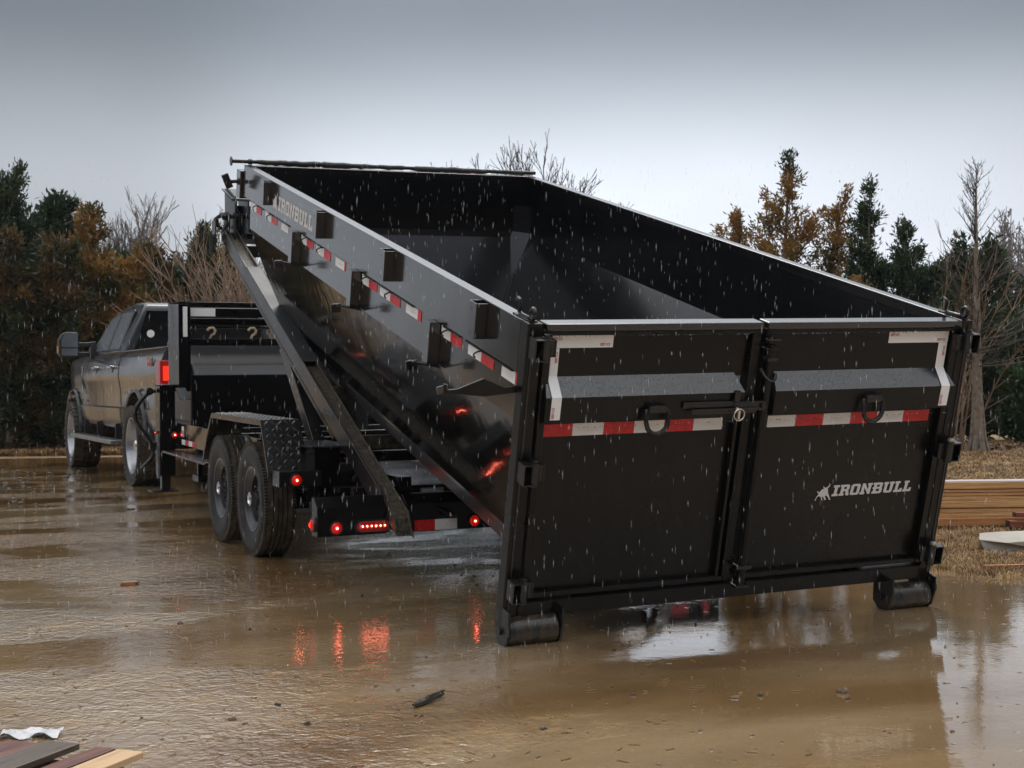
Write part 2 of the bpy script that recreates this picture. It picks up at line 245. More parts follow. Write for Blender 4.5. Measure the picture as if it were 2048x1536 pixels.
# ------------------------------------------------------------------ helpers
def props(o, label=None, cat=None, group=None, kind=None):
    if label: o['label'] = label
    if cat: o['category'] = cat
    if group: o['group'] = group
    if kind: o['kind'] = kind
    return o
def empty(name, label=None, cat=None, loc=(0, 0, 0), group=None):
    o = bpy.data.objects.new(name, None); col.objects.link(o); o.location = loc; o.empty_display_size = .2
    return props(o, label, cat, group)
class MB:
    def __init__(s): s.v = []; s.f = []
    def add(s, vs, fs):
        k = len(s.v); s.v += [tuple(v) for v in vs]; s.f += [tuple(i + k for i in f) for f in fs]; return s
    def box(s, x0, x1, y0, y1, z0, z1):
        return s.add([(x0, y0, z0), (x1, y0, z0), (x1, y1, z0), (x0, y1, z0), (x0, y0, z1), (x1, y0, z1), (x1, y1, z1), (x0, y1, z1)],
                     [(0, 3, 2, 1), (4, 5, 6, 7), (0, 1, 5, 4), (1, 2, 6, 5), (2, 3, 7, 6), (3, 0, 4, 7)])
    def prism(s, pts, a0, a1, axis='x'):
        """polygon pts extruded from a0 to a1 along axis; pts are the two other coordinates in order"""
        n = len(pts)
        def P(p, a): return (a, p[0], p[1]) if axis == 'x' else (p[0], a, p[1]) if axis == 'y' else (p[0], p[1], a)
        vs = [P(p, a0) for p in pts] + [P(p, a1) for p in pts]
        fs = [tuple(range(n - 1, -1, -1)), tuple(range(n, 2 * n))] + [(i, (i + 1) % n, n + (i + 1) % n, n + i) for i in range(n)]
        return s.add(vs, fs)
    def bar(s, p, q, w, h, up=(0, 0, 1)):
        """rectangular bar from p to q, w wide, h tall"""
        p = Vector(p); q = Vector(q); d = (q - p).normalized(); r = d.cross(Vector(up)).normalized() * w / 2; t = r.cross(d).normalized() * h / 2
        vs = [p - r - t, p + r - t, p + r + t, p - r + t, q - r - t, q + r - t, q + r + t, q - r + t]
        return s.add(vs, [(0, 3, 2, 1), (4, 5, 6, 7), (0, 1, 5, 4), (1, 2, 6, 5), (2, 3, 7, 6), (3, 0, 4, 7)])
    def tube(s, pts, r, n=8, caps=True):
        pts = [Vector(p) for p in pts]; k = len(pts); rs = r if isinstance(r, (list, tuple)) else [r] * k
        vs = []; prev = None
        for i, p in enumerate(pts):
            d = (pts[min(i + 1, k - 1)] - pts[max(i - 1, 0)]).normalized()
            a = prev if prev is not None else (Vector((0, 0, 1)) if abs(d.z) < .9 else Vector((1, 0, 0)))
            a = (a - d * a.dot(d)).normalized(); b = d.cross(a); prev = a
            vs += [p + (a * math.cos(2 * PI * j / n) + b * math.sin(2 * PI * j / n)) * rs[i] for j in range(n)]
        fs = [(i * n + j, i * n + (j + 1) % n, (i + 1) * n + (j + 1) % n, (i + 1) * n + j) for i in range(k - 1) for j in range(n)]
        if caps: fs += [tuple(range(n - 1, -1, -1)), tuple((k - 1) * n + j for j in range(n))]
        return s.add(vs, fs)
    def lathe(s, prof, c, axis='x', n=40, a0=0, a1=2 * PI):
        """prof: (offset along axis, radius)"""
        full = abs(a1 - a0 - 2 * PI) < 1e-6; m = n if full else n + 1; k = len(prof); vs = []
        for j in range(m):
            a = a0 + (a1 - a0) * j / n; ca, sa = math.cos(a), math.sin(a)
            for o, r in prof:
                v = (o, r * ca, r * sa) if axis == 'x' else (r * ca, o, r * sa) if axis == 'y' else (r * ca, r * sa, o)
                vs.append((c[0] + v[0], c[1] + v[1], c[2] + v[2]))
        fs = []
        for j in range(n):
            j2 = (j + 1) % m
            for i in range(k - 1): fs.append((j * k + i, j * k + i + 1, j2 * k + i + 1, j2 * k + i))
        return s.add(vs, fs)
    def ring(s, c, R, r, ax, n=20, m=8, a0=0, a1=2 * PI):
        u_, v_ = ax; u_ = Vector(u_); v_ = Vector(v_); full = abs(a1 - a0 - 2 * PI) < 1e-6
        pts = [Vector(c) + (u_ * math.cos(a0 + (a1 - a0) * i / n) + v_ * math.sin(a0 + (a1 - a0) * i / n)) * R for i in range(n + (1 if full else 1))]
        return s.tube(pts, r, m, caps=not full)
    def build(s, name, m, parent=None, bevel=0, smooth=False, label=None, cat=None, group=None, kind=None, seg=2):
        me = bpy.data.meshes.new(name); me.from_pydata(s.v, [], s.f); me.update()
        bm = bmesh.new(); bm.from_mesh(me); bmesh.ops.recalc_face_normals(bm, faces=bm.faces); bm.to_mesh(me); bm.free()
        o = bpy.data.objects.new(name, me); col.objects.link(o); me.materials.append(m)
        if parent: o.parent = parent
        if smooth:
            me.polygons.foreach_set('use_smooth', [True] * len(me.polygons))
            try: me.set_sharp_from_angle(angle=math.radians(38))
            except Exception: pass
        if bevel:
            b = o.modifiers.new('bevel', 'BEVEL'); b.width = bevel; b.segments = seg; b.limit_method = 'ANGLE'; b.angle_limit = math.radians(35); b.harden_normals = False
        return props(o, label, cat, group, kind)
def fastmesh(name, vs, fs, m, parent=None, **kw):
    """numpy triangles / quads"""
    me = bpy.data.meshes.new(name); vs = np.asarray(vs, np.float32); fs = np.asarray(fs, np.int32); k = fs.shape[1]
    me.vertices.add(len(vs)); me.vertices.foreach_set('co', vs.ravel()); me.loops.add(fs.size); me.loops.foreach_set('vertex_index', fs.ravel())
    me.polygons.add(len(fs)); me.polygons.foreach_set('loop_start', np.arange(0, fs.size, k, dtype=np.int32)); me.polygons.foreach_set('loop_total', np.full(len(fs), k, np.int32))
    me.update(); me.validate(); me.materials.append(m)
    o = bpy.data.objects.new(name, me); col.objects.link(o)
    if parent: o.parent = parent
    return props(o, **kw)
def copy_tree(o, parent=None, loc=None, **kw):
    c = o.copy(); col.objects.link(c)
    if parent: c.parent = parent
    if loc is not None: c.location = loc
    for ch in list(o.children): copy_tree(ch, c)
    return props(c, **kw)
def flat(name, polys, m, parent, O, ex, ey, lift=.0012, **kw):
    """flat print: polys = [(outer, hole, ...)] in 2-D, laid at O + x*ex + y*ey, lifted along the outward normal"""
    O = Vector(O); ex = Vector(ex); ey = Vector(ey); nn = ex.cross(ey).normalized() * lift; b = MB()
    for loops in polys:
        tris = tessellate_polygon([[Vector((x, y, 0)) for x, y in lp] for lp in loops])
        pts = [p for lp in loops for p in lp]
        b.add([O + ex * x + ey * y + nn for x, y in pts], [tuple(t) for t in tris])
    return b.build(name, m, parent, **kw)
# slab-serif capitals, 10 units tall
G = {
 'I': (5, [[(0,0),(5,0),(5,2),(3.7,2),(3.7,8),(5,8),(5,10),(0,10),(0,8),(1.3,8),(1.3,2),(0,2)]]),
 'R': (8.2, [[(0,0),(4,0),(4,2),(3.2,2),(3.2,4),(4.8,4),(5.2,3.4),(5.2,1.2),(6.2,0),(8.2,0),(8.2,2),(7.5,2),(7.5,4.2),(6.9,5),(7.7,6),(7.7,8.8),(6.5,10),(0,10),(0,8),(.8,8),(.8,2),(0,2)], [(3.2,5.9),(3.2,8),(5.1,8),(5.3,7.7),(5.3,6.2),(5.1,5.9)]]),
 'O': (7.6, [[(1.2,0),(6.4,0),(7.6,1.2),(7.6,8.8),(6.4,10),(1.2,10),(0,8.8),(0,1.2)], [(2.4,2.3),(2.4,7.7),(2.7,8),(4.9,8),(5.2,7.7),(5.2,2.3),(4.9,2),(2.7,2)]]),
 'N': (9.2, [[(0,0),(3.9,0),(3.9,2),(3.1,2),(3.1,6.2),(6.6,0),(8.4,0),(8.4,8),(9.2,8),(9.2,10),(5.3,10),(5.3,8),(6.1,8),(6.1,4.2),(2.9,10),(.8,10),(.8,2),(0,2)]]),
 'B': (8.2, [[(0,0),(7,0),(8.2,1.2),(8.2,4.2),(7.4,5.1),(8,6),(8,8.8),(6.8,10),(0,10),(0,8),(.8,8),(.8,6),(0,6),(0,4.4),(.8,4.4),(.8,2),(0,2)], [(3.2,2),(3.2,4.2),(5.6,4.2),(5.8,3.9),(5.8,2.3),(5.6,2)], [(3.2,6),(3.2,8),(5.4,8),(5.6,7.7),(5.6,6.3),(5.4,6)]]),
 'U': (8.8, [[(2,0),(6.8,0),(8,1.2),(8,8),(8.8,8),(8.8,10),(4.9,10),(4.9,8),(5.6,8),(5.6,2.3),(5.3,2),(3.5,2),(3.2,2.3),(3.2,8),(3.9,8),(3.9,10),(0,10),(0,8),(.8,8),(.8,1.2)]]),
 'L': (7, [[(0,0),(7,0),(7,3.4),(5,3.4),(5,2),(3.2,2),(3.2,8),(4.2,8),(4.2,10),(0,10),(0,8),(.8,8),(.8,2),(0,2)]]),
 'F': (6.4, [[(.3,0),(2.7,0),(2.7,4),(5.2,4),(5.2,6),(2.7,6),(2.7,8),(6.4,8),(6.4,10),(.3,10)]]),
 'X': (7.4, [[(0,0),(2.6,0),(3.7,3.2),(4.8,0),(7.4,0),(5.1,5),(7.4,10),(4.8,10),(3.7,6.8),(2.6,10),(0,10),(2.3,5)]]),
 'D': (6.8, [[(0,0),(5.6,0),(6.8,1.2),(6.8,8.8),(5.6,10),(0,10)], [(2,2),(2,8),(4.8,8),(4.8,2)]]),
 'T': (6.4, [[(2.2,0),(4.2,0),(4.2,8),(6.4,8),(6.4,10),(0,10),(0,8),(2.2,8)]]),
 'C': (6.4, [[(1,0),(6.4,0),(6.4,2),(2,2),(2,8),(6.4,8),(6.4,10),(1,10),(0,9),(0,1)]]),
 '-': (3.6, [[(0,4),(3.6,4),(3.6,6),(0,6)]]),
 '2': (6.2, [[(0,0),(6.2,0),(6.2,2),(2.4,2),(6.2,5.4),(6.2,9),(5.2,10),(0,10),(0,8),(4.2,8),(4.2,6.2),(0,2.4)]]),
 '4': (6.8, [[(3.8,0),(5.8,0),(5.8,2.4),(6.8,2.4),(6.8,4.2),(5.8,4.2),(5.8,10),(3.8,10),(0,4),(0,2.4),(3.8,2.4)]]),
}
def word(s, gap=.8, shear=.12, sx=1.0):
    out = []; x = 0
    for ch in s:
        w_, loops = G[ch]; out.append([[((x + px) * sx + shear * py, py) for px, py in lp] for lp in loops]); x += w_ + gap
    return out, (x - gap) * sx
BULL = [(380,150),(400,190),(388,225),(355,248),(365,275),(372,330),(400,370),(430,430),(455,460),(420,462),(395,425),(350,385),(322,385),(318,400),(350,460),(300,465),(310,445),(270,405),(250,400),(262,450),(285,468),(240,468),(248,450),(215,405),(190,395),(150,405),(130,440),(125,475),(98,470),(115,450),(130,405),(160,375),(165,345),(145,335),(125,298),(150,305),(160,322),(185,320),(215,285),(250,262),(280,262),(262,245),(245,205),(262,218),(290,240),(330,236),(370,205),(382,180)]
# 10 units = letter height (about 200 crop px); baseline through y = 400 at x = 455, slope -.05
BULLP = [((x - 460) / 20.0, (400 - (y + .05 * (x - 455))) / 20.0) for x, y in BULL]
def logo(name, m, parent, O, ex, ey, h, length, lift=.0012, bull=True, **kw):
    polys, w_ = word('IRONBULL'); sx = length / (w_ * h / 10) ; k = h / 10
    P = [[[(x * k * sx, y * k) for x, y in lp] for lp in g] for g in polys]
    if bull: P.append([[(x * k * .95, y * k) for x, y in BULLP]])
    return flat(name, P, m, parent, O, ex, ey, lift, **kw)

# ================================================================== GROUND
def place(px, D, py=None):
    """bearing of a photo column at depth D metres (worked out once for laying out the place)"""
    t = (px - 1024) / 2803.46
    d = CF + CR * t; return (d.x * D, d.y * D)
g = MB(); s_ = 600
g.add([(-s_, -s_, 0), (s_, -s_, 0), (s_, s_, 0), (-s_, s_, 0)], [(0, 1, 2, 3)]).build('grass_field', M['field'], kind='structure')
rnd = random.Random(5)
lot = [(-45, -40), (40, -40), (30, -8), (14, -.5), (8.6, 3.2), (6.6, 4.7), (5.95, 5.45), (5.72, 5.95), (5.70, 6.45), (5.62, 7.2), (5.7, 9.0), (6.4, 12), (7.5, 15.5), (8.5, 18.5), (4.5, 21.6), (2.8, 22.3), (-1, 23.6), (-8, 25), (-22, 24), (-45, 10)]
pts = []
for i in range(len(lot)):
    a = Vector(lot[i]); b = Vector(lot[(i + 1) % len(lot)]); L_ = (b - a).length; k = max(1, int(L_ / .10)) if (a - Vector((6, 6.5))).length < 3.2 else max(1, int(L_ / .5))
    nrm = Vector((-(b - a).y, (b - a).x)).normalized()
    for j in range(k):
        p = a.lerp(b, j / k); pts.append((p.x + nrm.x * rnd.uniform(-.035, .035), p.y + nrm.y * rnd.uniform(-.035, .035)))
bm = bmesh.new(); vs = [bm.verts.new((x, y, .004)) for x, y in pts]; bm.faces.new(vs); bmesh.ops.triangulate(bm, faces=bm.faces)
me = bpy.data.meshes.new('mud_lot'); bm.to_mesh(me); bm.free(); me.materials.append(M['mud'])
o = bpy.data.objects.new('muddy_lot', me); col.objects.link(o); props(o, kind='structure')

# ================================================================== ROLL-OFF DUMPSTER (x across, y forward, z up the box)
W, H, L = 2.30, 1.296, 5.08
U_ = Vector((.0155, .9642, .2647)); V_ = Vector((.99978, -.0196, .0130)); W_ = V_.cross(U_).normalized(); V_ = U_.cross(W_).normalized()
D = empty('roll_off_dumpster', 'black open-topped roll-off dumpster tilted off the trailer, rear rollers on the mud', 'dumpster')
D.matrix_world = Matrix(((V_.x, U_.x, W_.x, 2.4774), (V_.y, U_.y, W_.y, 5.4544), (V_.z, U_.z, W_.z, .1196), (0, 0, 0, 1)))
def mir(b):  # mirror an MB across the middle of the box
    b.v = [(W - x, y, z) for x, y, z in b.v]; return b
TK = .866; HY = 4.82   # height where the taper starts
for side in (0, 1):
    f = (lambda b: b) if side == 0 else mir
    nm = 'left' if side == 0 else 'right'
    f(MB().prism([(0, 1.072), (0, H), (.062, H), (.062, H - .05), (.012, H - .05), (.012, 1.072)], .075, 5.045, 'y')).build('top_rail', M['side'], D, bevel=.004)
    # wall below the rail, then the inward taper, one folded sheet with thickness
    b = MB()
    outer = [(.012, 1.085), (.012, TK), (.345, .10)]; inner = [(.055, 1.26), (.055, TK - .025), (.375, .12)]
    b.add([(.014, .06, 1.10), (.014, .06, TK), (.345, .06, .10), (.014, 4.88, 1.10), (.014, 4.87, TK), (.345, 4.80, .10)], [(0, 1, 4, 3), ])
    f(b).build('side_wall', M['side'], D)
    b = MB(); n = 10
    # lower tapered plate, slightly cylindrical so reflections bend
    vs = []; fs = []
    for i in range(n + 1):
        t = i / n
        x = .014 + (.345 - .014) * t; z = TK + (.10 - TK) * t; bow = .012 * math.sin(PI * t)
        for y in (.06, 4.87 - .07 * t): vs.append((x - bow, y, z - bow * .4))
    for i in range(n): fs.append((2 * i, 2 * i + 1, 2 * i + 3, 2 * i + 2))
    o = f(b.add(vs, fs)).build('tapered_wall', M['hull'], D, smooth=True)
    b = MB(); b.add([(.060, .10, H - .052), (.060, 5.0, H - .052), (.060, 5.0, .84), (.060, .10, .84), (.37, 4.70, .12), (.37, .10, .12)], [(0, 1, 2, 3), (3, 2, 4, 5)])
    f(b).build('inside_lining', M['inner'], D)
    f(MB().box(.345, .425, .10, 4.80, .028, .092)).build('bottom_runner', M['frame'], D, bevel=.004)
    # corner of the nose
    b = MB(); b.add([(.014, 4.88, 1.072), (.014, 4.87, TK), (.345, 4.80, .10), (.17, 5.0, 1.072), (.17, 5.0, TK), (.42, 4.86, .12)], [(0, 1, 4, 3), (1, 2, 5, 4)])
    f(b).build('nose_corner', M['side'], D)
# front
MB().box(.005, W - .005, 5.03, L, 1.06, H).build('top_rail', M['side'], D, bevel=.004)
b = MB(); b.add([(.17, 5.0, 1.08), (W - .17, 5.0, 1.08), (W - .17, 5.0, TK), (.17, 5.0, TK), (W - .42, 4.86, .12), (.42, 4.86, .12)], [(0, 1, 2, 3), (3, 2, 4, 5)]); b.build('front_wall', M['side'], D)
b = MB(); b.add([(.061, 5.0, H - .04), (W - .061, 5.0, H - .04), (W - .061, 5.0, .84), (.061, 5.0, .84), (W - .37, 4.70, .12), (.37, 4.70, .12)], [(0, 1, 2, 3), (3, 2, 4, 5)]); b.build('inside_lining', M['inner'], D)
MB().tube([(W - .065, 4.99, .835), (W - .37, 4.695, .13)], .006, 6).build('weld_seam', M['tank'], D)
MB().box(.34, W - .34, .06, 4.82, .095, .118).build('floor_plate', M['inner'], D)
for k in range(9):
    y = .35 + k * .52; MB().box(.43, W - .43, y, y + .06, .03, .092).build('floor_crossmember', M['frame'], D, bevel=.003)
# rear frame
for side in (0, 1):
    f = (lambda b: b) if side == 0 else mir
    f(MB().box(0, .068, -.002, .072, -.06, H)).build('rear_post', M['gate'], D, bevel=.006)
    f(MB().box(.018, .028, -.006, -.0021, .0, H - .02)).build('weld_bead', M['hard'], D, bevel=.002)
MB().box(.069, W - .069, -.004, .07, -.004, .068).build('rear_bottom_beam', M['gate'], D, bevel=.006)

# doors
def door(x0, x1, tapes, Lx, sgn, lab):
    dr = empty('rear_door'); dr.parent = D; dr['label'] = lab
    y_in = .028
    # main skin folded: top rim, recess, shelf, box rib, recess
    prof = [(y_in, .085), (y_in, TK + .003), (-.050, TK + .018), (-.052, .990), (y_in - .012, 1.062), (y_in - .012, 1.262)]
    b = MB(); e = .11
    xl, xr = x0 + .035, x1 - .035
    # rib body
    ribl, ribr = (x0 + .01, x1 - .075) if sgn > 0 else (x0 + .06, x1 - .012)
    b.add([(xl, y_in, .085), (xr, y_in, .085), (xr, y_in, TK + .0), (xl, y_in, TK + .0)], [(0, 1, 2, 3)]).build('lower_panel', M['gate'], dr)
    b = MB(); b.add([(xl, y_in - .01, 1.05), (xr, y_in - .01, 1.05), (xr, y_in - .01, 1.262), (xl, y_in - .01, 1.262)], [(0, 1, 2, 3)]).build('upper_panel', M['gate'], dr)
    rb = MB(); q = [(y_in - .004, TK - .002), (-.046, TK + .020), (-.048, .992), (y_in - .012, 1.066)]
    e0, e1 = .0, .03
    vs = []
    for (yy, zz), dx in zip(q, (e0, .0, .0, e1 * .6)): vs += [(ribl + dx, yy, zz)]
    for (yy, zz), dx in zip(q, (e0, .0, .0, e1)): vs += [(ribr - dx, yy, zz)]
    vs += [(ribl, y_in + .01, TK - .002), (ribr, y_in + .01, TK - .002), (ribl + .02, y_in + .01, 1.066), (ribr - .03, y_in + .01, 1.066)]
    rb.add(vs, [(0, 4, 5, 1), (1, 5, 6, 2), (0, 1, 2, 3, 10, 8), (4, 9, 11, 7, 6, 5)])
    so = rb.build('stiffening_rib', M['gate'], dr)
    MB().add([vs[2], vs[6], vs[7], vs[3]], [(0, 1, 2, 3)]).build('sloping_shelf', M['shelf'], so)
    # frame members
    for xa_ in (x0, x1 - .035): MB().box(xa_, xa_ + .035, -.006, .07, .082, 1.262).build('door_stile', M['gate'], dr, bevel=.005)
    MB().box(x0 + .036, x1 - .036, -.002, .065, .084, .108).build('door_sill', M['gate'], dr, bevel=.004)
    MB().box(x0, x1, -.014, .07, 1.2625, H).build('door_top_rim', M['side'], dr, bevel=.006)
    MB().box(x0 + .002, x1 - .002, -.017, -.012, 1.248, 1.262).build('drip_lip', M['gate'], dr, bevel=.002)
    return dr
DL = door(.078, 1.125, None, 0, 1, 'left rear door with the lever latch, black')
DR = door(1.150, 2.226, None, 0, -1, 'right rear door with the white bull emblem and lettering')
# centre: lapping bars and lock tube on the door edges
MB().box(1.045, 1.062, -.004, .027, .11, TK - .03).build('lap_bar', M['gate'], DL, bevel=.003); MB().box(1.078, 1.090, -.010, .027, .11, 1.245).build('lap_bar', M['gate'], DL, bevel=.003)
MB().tube([(1.168, -.032, .055), (1.168, -.032, 1.20)], .019, 14).build('lock_rod', M['gate'], DR, smooth=True)
for q_ in ((1.135, 1.20, -.052, -.016, 1.222, 1.228), (1.128, 1.19, -.055, -.012, 1.185, 1.189), (1.140, 1.196, -.054, -.012, 1.13, 1.145), (1.13, 1.205, -.055, -.008, .15, .17), (1.13, 1.205, -.055, -.008, .06, .075)): MB().box(*q_).build('rod_bracket', M['hard'], DR, bevel=.003)
MB().tube([(1.132, -.02, 1.09), (1.14, -.045, 1.062), (1.156, -.062, 1.045), (1.176, -.064, 1.043), (1.190, -.058, 1.055), (1.192, -.05, 1.075)], .0075, 8).build('lock_hook', M['hard'], DR, smooth=True)
# hinges
for side in (0, 1):
    for z in (1.2, .668, .142):
        f = (lambda b: b) if side == 0 else mir
        h = MB(); h.box(.006, .012, -.075, -.0025, z - .045, z + .045)
        h.box(.006, .075, -.078, -.012, z + .04, z + .046).box(.006, .075, -.078, -.012, z - .046, z - .04)
        o = f(h).build('hinge', M['hard'], D, bevel=.003)
        f(MB().tube([(.062, -.055, z - .052), (.062, -.055, z + .052)], .021, 14)).build('hinge_barrel', M['hard'], o, smooth=True)
        f(MB().box(.062, .115, -.046, -.034, z - .036, z + .036).box(.10, .112, -.046, -.006, z - .036, z + .036)).build('hinge_leaf', M['hard'], o, bevel=.003)
        f(MB().tube([(.062, -.055, z + .052), (.062, -.055, z + .064)], .013, 8)).build('hinge_pin', M['zinc' if z < .7 and side else 'hard'], o)
# tapes on the doors
def tape(name, m, parent, x0, x1, z0, z1, y, th=.0015): return MB().box(x0, x1, y - th, y, z0, z1).build(name, m, parent)
def tri_logo(parent, x0, x1, z0, z1, y, m):
    logo('tape_print', m, parent, (x0 + (x1 - x0) * .36, y - .0018, z0 + (z1 - z0) * .34), (1, 0, 0), (0, 0, 1), (z1 - z0) * .30, (x1 - x0) * .46, .0004)
ys = .028 - .0008
x = .113; ww = (1.0 - .113) / 6
for i in range(6):
    m = 'red' if i % 2 == 0 else 'white'
    t_ = tape('reflective_tape', M[m], DL, x + .0005, x + ww - .0005, .802, .856, ys); tri_logo(t_, x, x + ww, .802, .856, ys, M['redprint' if m == 'red' else 'pale']); x += ww
x = 1.238; ww = (2.152 - 1.238) / 6
for i in range(6):
    m = 'white' if i % 2 == 0 else 'red'
    t_ = tape('reflective_tape', M[m], DR, x + .0005, x + ww - .0005, .802, .856, ys); tri_logo(t_, x, x + ww, .802, .856, ys, M['redprint' if m == 'red' else 'pale']); x += ww
def Ltape(parent, x0, x1, horiz0, horiz1):
    """white corner tape: a bar along the top and a strip that follows the folded door down"""
    yp = .028 - .0115
    b = MB(); b.box(horiz0, horiz1, yp - .0015, yp, 1.188, 1.241)
    b.build('corner_tape', M['white'], parent)
    b = MB()
    q = [(yp - .0008, 1.187), (yp - .0020, 1.0685), (-.0512, .9945), (-.0482, .897)]
    vs = [];
    for yy, zz in q: vs += [(x0, yy, zz), (x1, yy, zz)]
    b.add(vs, [(0, 1, 3, 2), (2, 3, 5, 4), (4, 5, 7, 6)]); o = b.build('corner_tape', M['white'], parent)
    return o
Ltape(DL, .113, .158, .113, .405); Ltape(DR, 2.132, 2.182, 1.837, 2.182)
def dot(parent, O, ex, ey, h=.011):
    polys, w_ = word('DOT-C2', .9, 0); k = h / 10
    flat('small_print', [[[(x * k, y * k) for x, y in lp] for lp in g_] for g_ in polys], M['smallred'], parent, O, ex, ey, .0006)
yp = .028 - .0135
dot(DL, (.12, yp, 1.222), (1, 0, 0), (0, 0, 1)); dot(DL, (.345, yp, 1.196), (1, 0, 0), (0, 0, 1)); dot(DL, (.152, yp - .001, 1.125), (0, 0, 1), (-1, 0, 0)); dot(DL, (.128, -.0525, .905), (0, 0, 1), (-1, 0, 0))
dot(DR, (1.845, yp, 1.222), (1, 0, 0), (0, 0, 1)); dot(DR, (2.12, yp, 1.196), (1, 0, 0), (0, 0, 1)); dot(DR, (2.172, yp - .001, 1.125), (0, 0, 1), (-1, 0, 0)); dot(DR, (2.145, -.0525, .905), (0, 0, 1), (-1, 0, 0))
logo('emblem_and_lettering', M['print'], DR, (1.655, .028, .447), (1, 0, 0), (0, 0, 1), .054, .462)
# D rings
for xx, zz, dd in ((.607, .93, DL), (1.735, .945, DR)):
    r_ = MB().box(xx - .045, xx + .045, -.078, -.047, zz - .012, zz + .022).build('ring_clamp', M['hard'], dd, bevel=.008)
    c = Vector((xx, -.072, zz - .03)); P = [(xx - .05, -.062, zz + .0), (xx - .055, -.068, zz - .01), (xx - .053, -.075, zz - .05)] + [(xx - .052 * math.cos(a), -.078, zz - .05 - .052 * math.sin(a)) for a in np.linspace(.2, PI - .2, 9)] + [(xx + .053, -.075, zz - .05), (xx + .055, -.068, zz - .01), (xx + .05, -.062, zz)]
    MB().tube(P, .0105, 10).build('lashing_ring', M['hard'], r_, smooth=True)
for dd, xa_, xb_ in ((DL, .12, 1.08), (DR, 1.20, 2.20)):
    rw = random.Random(int(xa_ * 100)); b = MB()
    for z_, y_ in ((1.246, -.0165), (.861, -.046)):
        for i in range(46):
            r_ = rw.uniform(.0014, .0032); x_ = rw.uniform(xa_, xb_); b.lathe([(-r_ * 1.3, 0), (-r_ * .5, r_ * .9), (r_ * .4, r_ * .7), (r_, 0)], (x_, y_, z_), 'z', 6)
    b.build('water_drops', M['mirrorg'], dd, smooth=True, kind='stuff')
# lever latch
lv = MB().box(.735, 1.0, -.062, -.0505, .928, .958).box(.77, 1.10, -.078, -.066, .905, .93).box(.99, 1.15, -.068, -.049, .912, .955).build('latch_lever', M['hard'], DL, bevel=.005)
MB().box(.985, 1.015, -.072, -.05, .955, 1.005).build('latch_tab', M['hard'], lv, bevel=.006)
MB().tube([(1.0, -.072, .925), (1.0, -.095, .915)], .009, 8).tube([(1.0, -.094, .925), (1.0, -.094, .885)], .007, 8).build('latch_pin', M['zinc'], lv, smooth=True)
MB().ring((1.0, -.098, .905), .026, .0028, ((1, 0, 0), (0, 0, 1)), 24, 6).build('pull_ring', M['zinc'], lv, smooth=True)
MB().tube([(1.135, -.068, .935), (1.135, -.080, .935)], .013, 10).build('pivot_bolt', M['hard'], lv)
# rollers
def roller(x0, x1, nmx):
    r_ = empty('ground_roller'); r_.parent = D; r_.location = (0, 0, .006 if x0 < 1 else -.021)
    oct_ = [(-.062, .045), (-.075, -.02), (-.062, -.10), (-.030, -.127), (.02, -.128), (.062, -.10), (.075, -.02), (.062, .045)]
    for xx in (x0, x1 - .012): MB().prism([(p[0] + .0, p[1] + .0) for p in oct_], xx, xx + .012, 'x').build('roller_bracket', M['hard'], r_, bevel=.003)
    MB().lathe([(x0 + .014, .0), (x0 + .014, .060), (x0 + .02, .066), (x1 - .02, .066), (x1 - .014, .060), (x1 - .014, 0)], (0, 0.0, -.062), 'x', 36).build('roller_drum', M['roller'], r_, smooth=True)
    MB().tube([(x0 - .012, 0, -.062), (x1 + .012, 0, -.062)], .016, 12).build('axle_pin', M['hard'], r_, smooth=True)
roller(.0, .265, 'l'); roller(W - .275, W - .005, 'r')
# side pockets, ribs, brackets
def pocket(y):
    b = MB(); x0, x1, y0, y1, z0, z1, t = -.055, .0, y, y + .085, 1.128, 1.285, .005
    b.box(x0, x0 + t, y0, y1, z0, z1).box(x0 + t, x1 - .0005, y0, y0 + t, z0, z1).box(x0 + t, x1 - .0005, y1 - t, y1, z0, z1)
    o = b.build('stake_pocket', M['side'], D, bevel=.0015)
    for zz in (z0 + .018, z1 - .03): MB().lathe([(x0 - .0006, 0), (x0 - .0006, .006)], (0, y0 + .05, zz), 'x', 12).build('bolt_hole', M['glass2'], o)
for y in (4.235, 2.94, 1.672, .424): pocket(y)
def rib(y, foot=True):
    o = MB().box(-.045, .0135, y, y + .075, .862, 1.0715).build('side_rib', M['side'], D, bevel=.002)
    MB().bar((.01, y - .02, .862), (-.135, y - .02, .892), .055, .008).bar((-.133, y - .02, .895), (-.128, y - .02, .845), .055, .008, (0, 1, 0)).build('rib_foot', M['side'], o, bevel=.002)
for y in (3.50, 2.235, .99): rib(y)
MB().prism([(-.33, 1.037), (-.318, 1.037), (-.314, 1.012), (-.267, 1.015), (-.157, 1.056), (-.057, 1.015), (-.002, 1.023), (-.002, .993), (-.15, .98), (-.314, .999), (-.328, .997)], .045, .057, 'y').build('corner_bracket', M['gate'], D, bevel=.002)
MB().bar((-.335, .051, 1.03), (-.327, .051, .999), .05, .008, (0, 1, 0)).build('bracket_lip', M['side'], D, bevel=.002)
for y0, y1 in ((4.62, 4.45), (4.30, 3.75), (3.2, 2.98), (3.4, 3.25), (2.15, 1.98), (1.95, 1.35), (.93, .72), (.65, .12)): MB().box(-.003, .013, y1, y0, 1.064, 1.0705).build('hook_strip', M['hard'], D)
for y in (4.63, 4.23, 3.33, 2.99, 2.1, 1.70, .86, .46):
    MB().tube([(-.002, y, 1.066), (-.016, y + .004, 1.062), (-.024, y + .02, 1.050), (-.020, y + .035, 1.036), (-.012, y + .030, 1.028)], .0042, 6).build('tarp_hook', M['hard'], D, smooth=True)
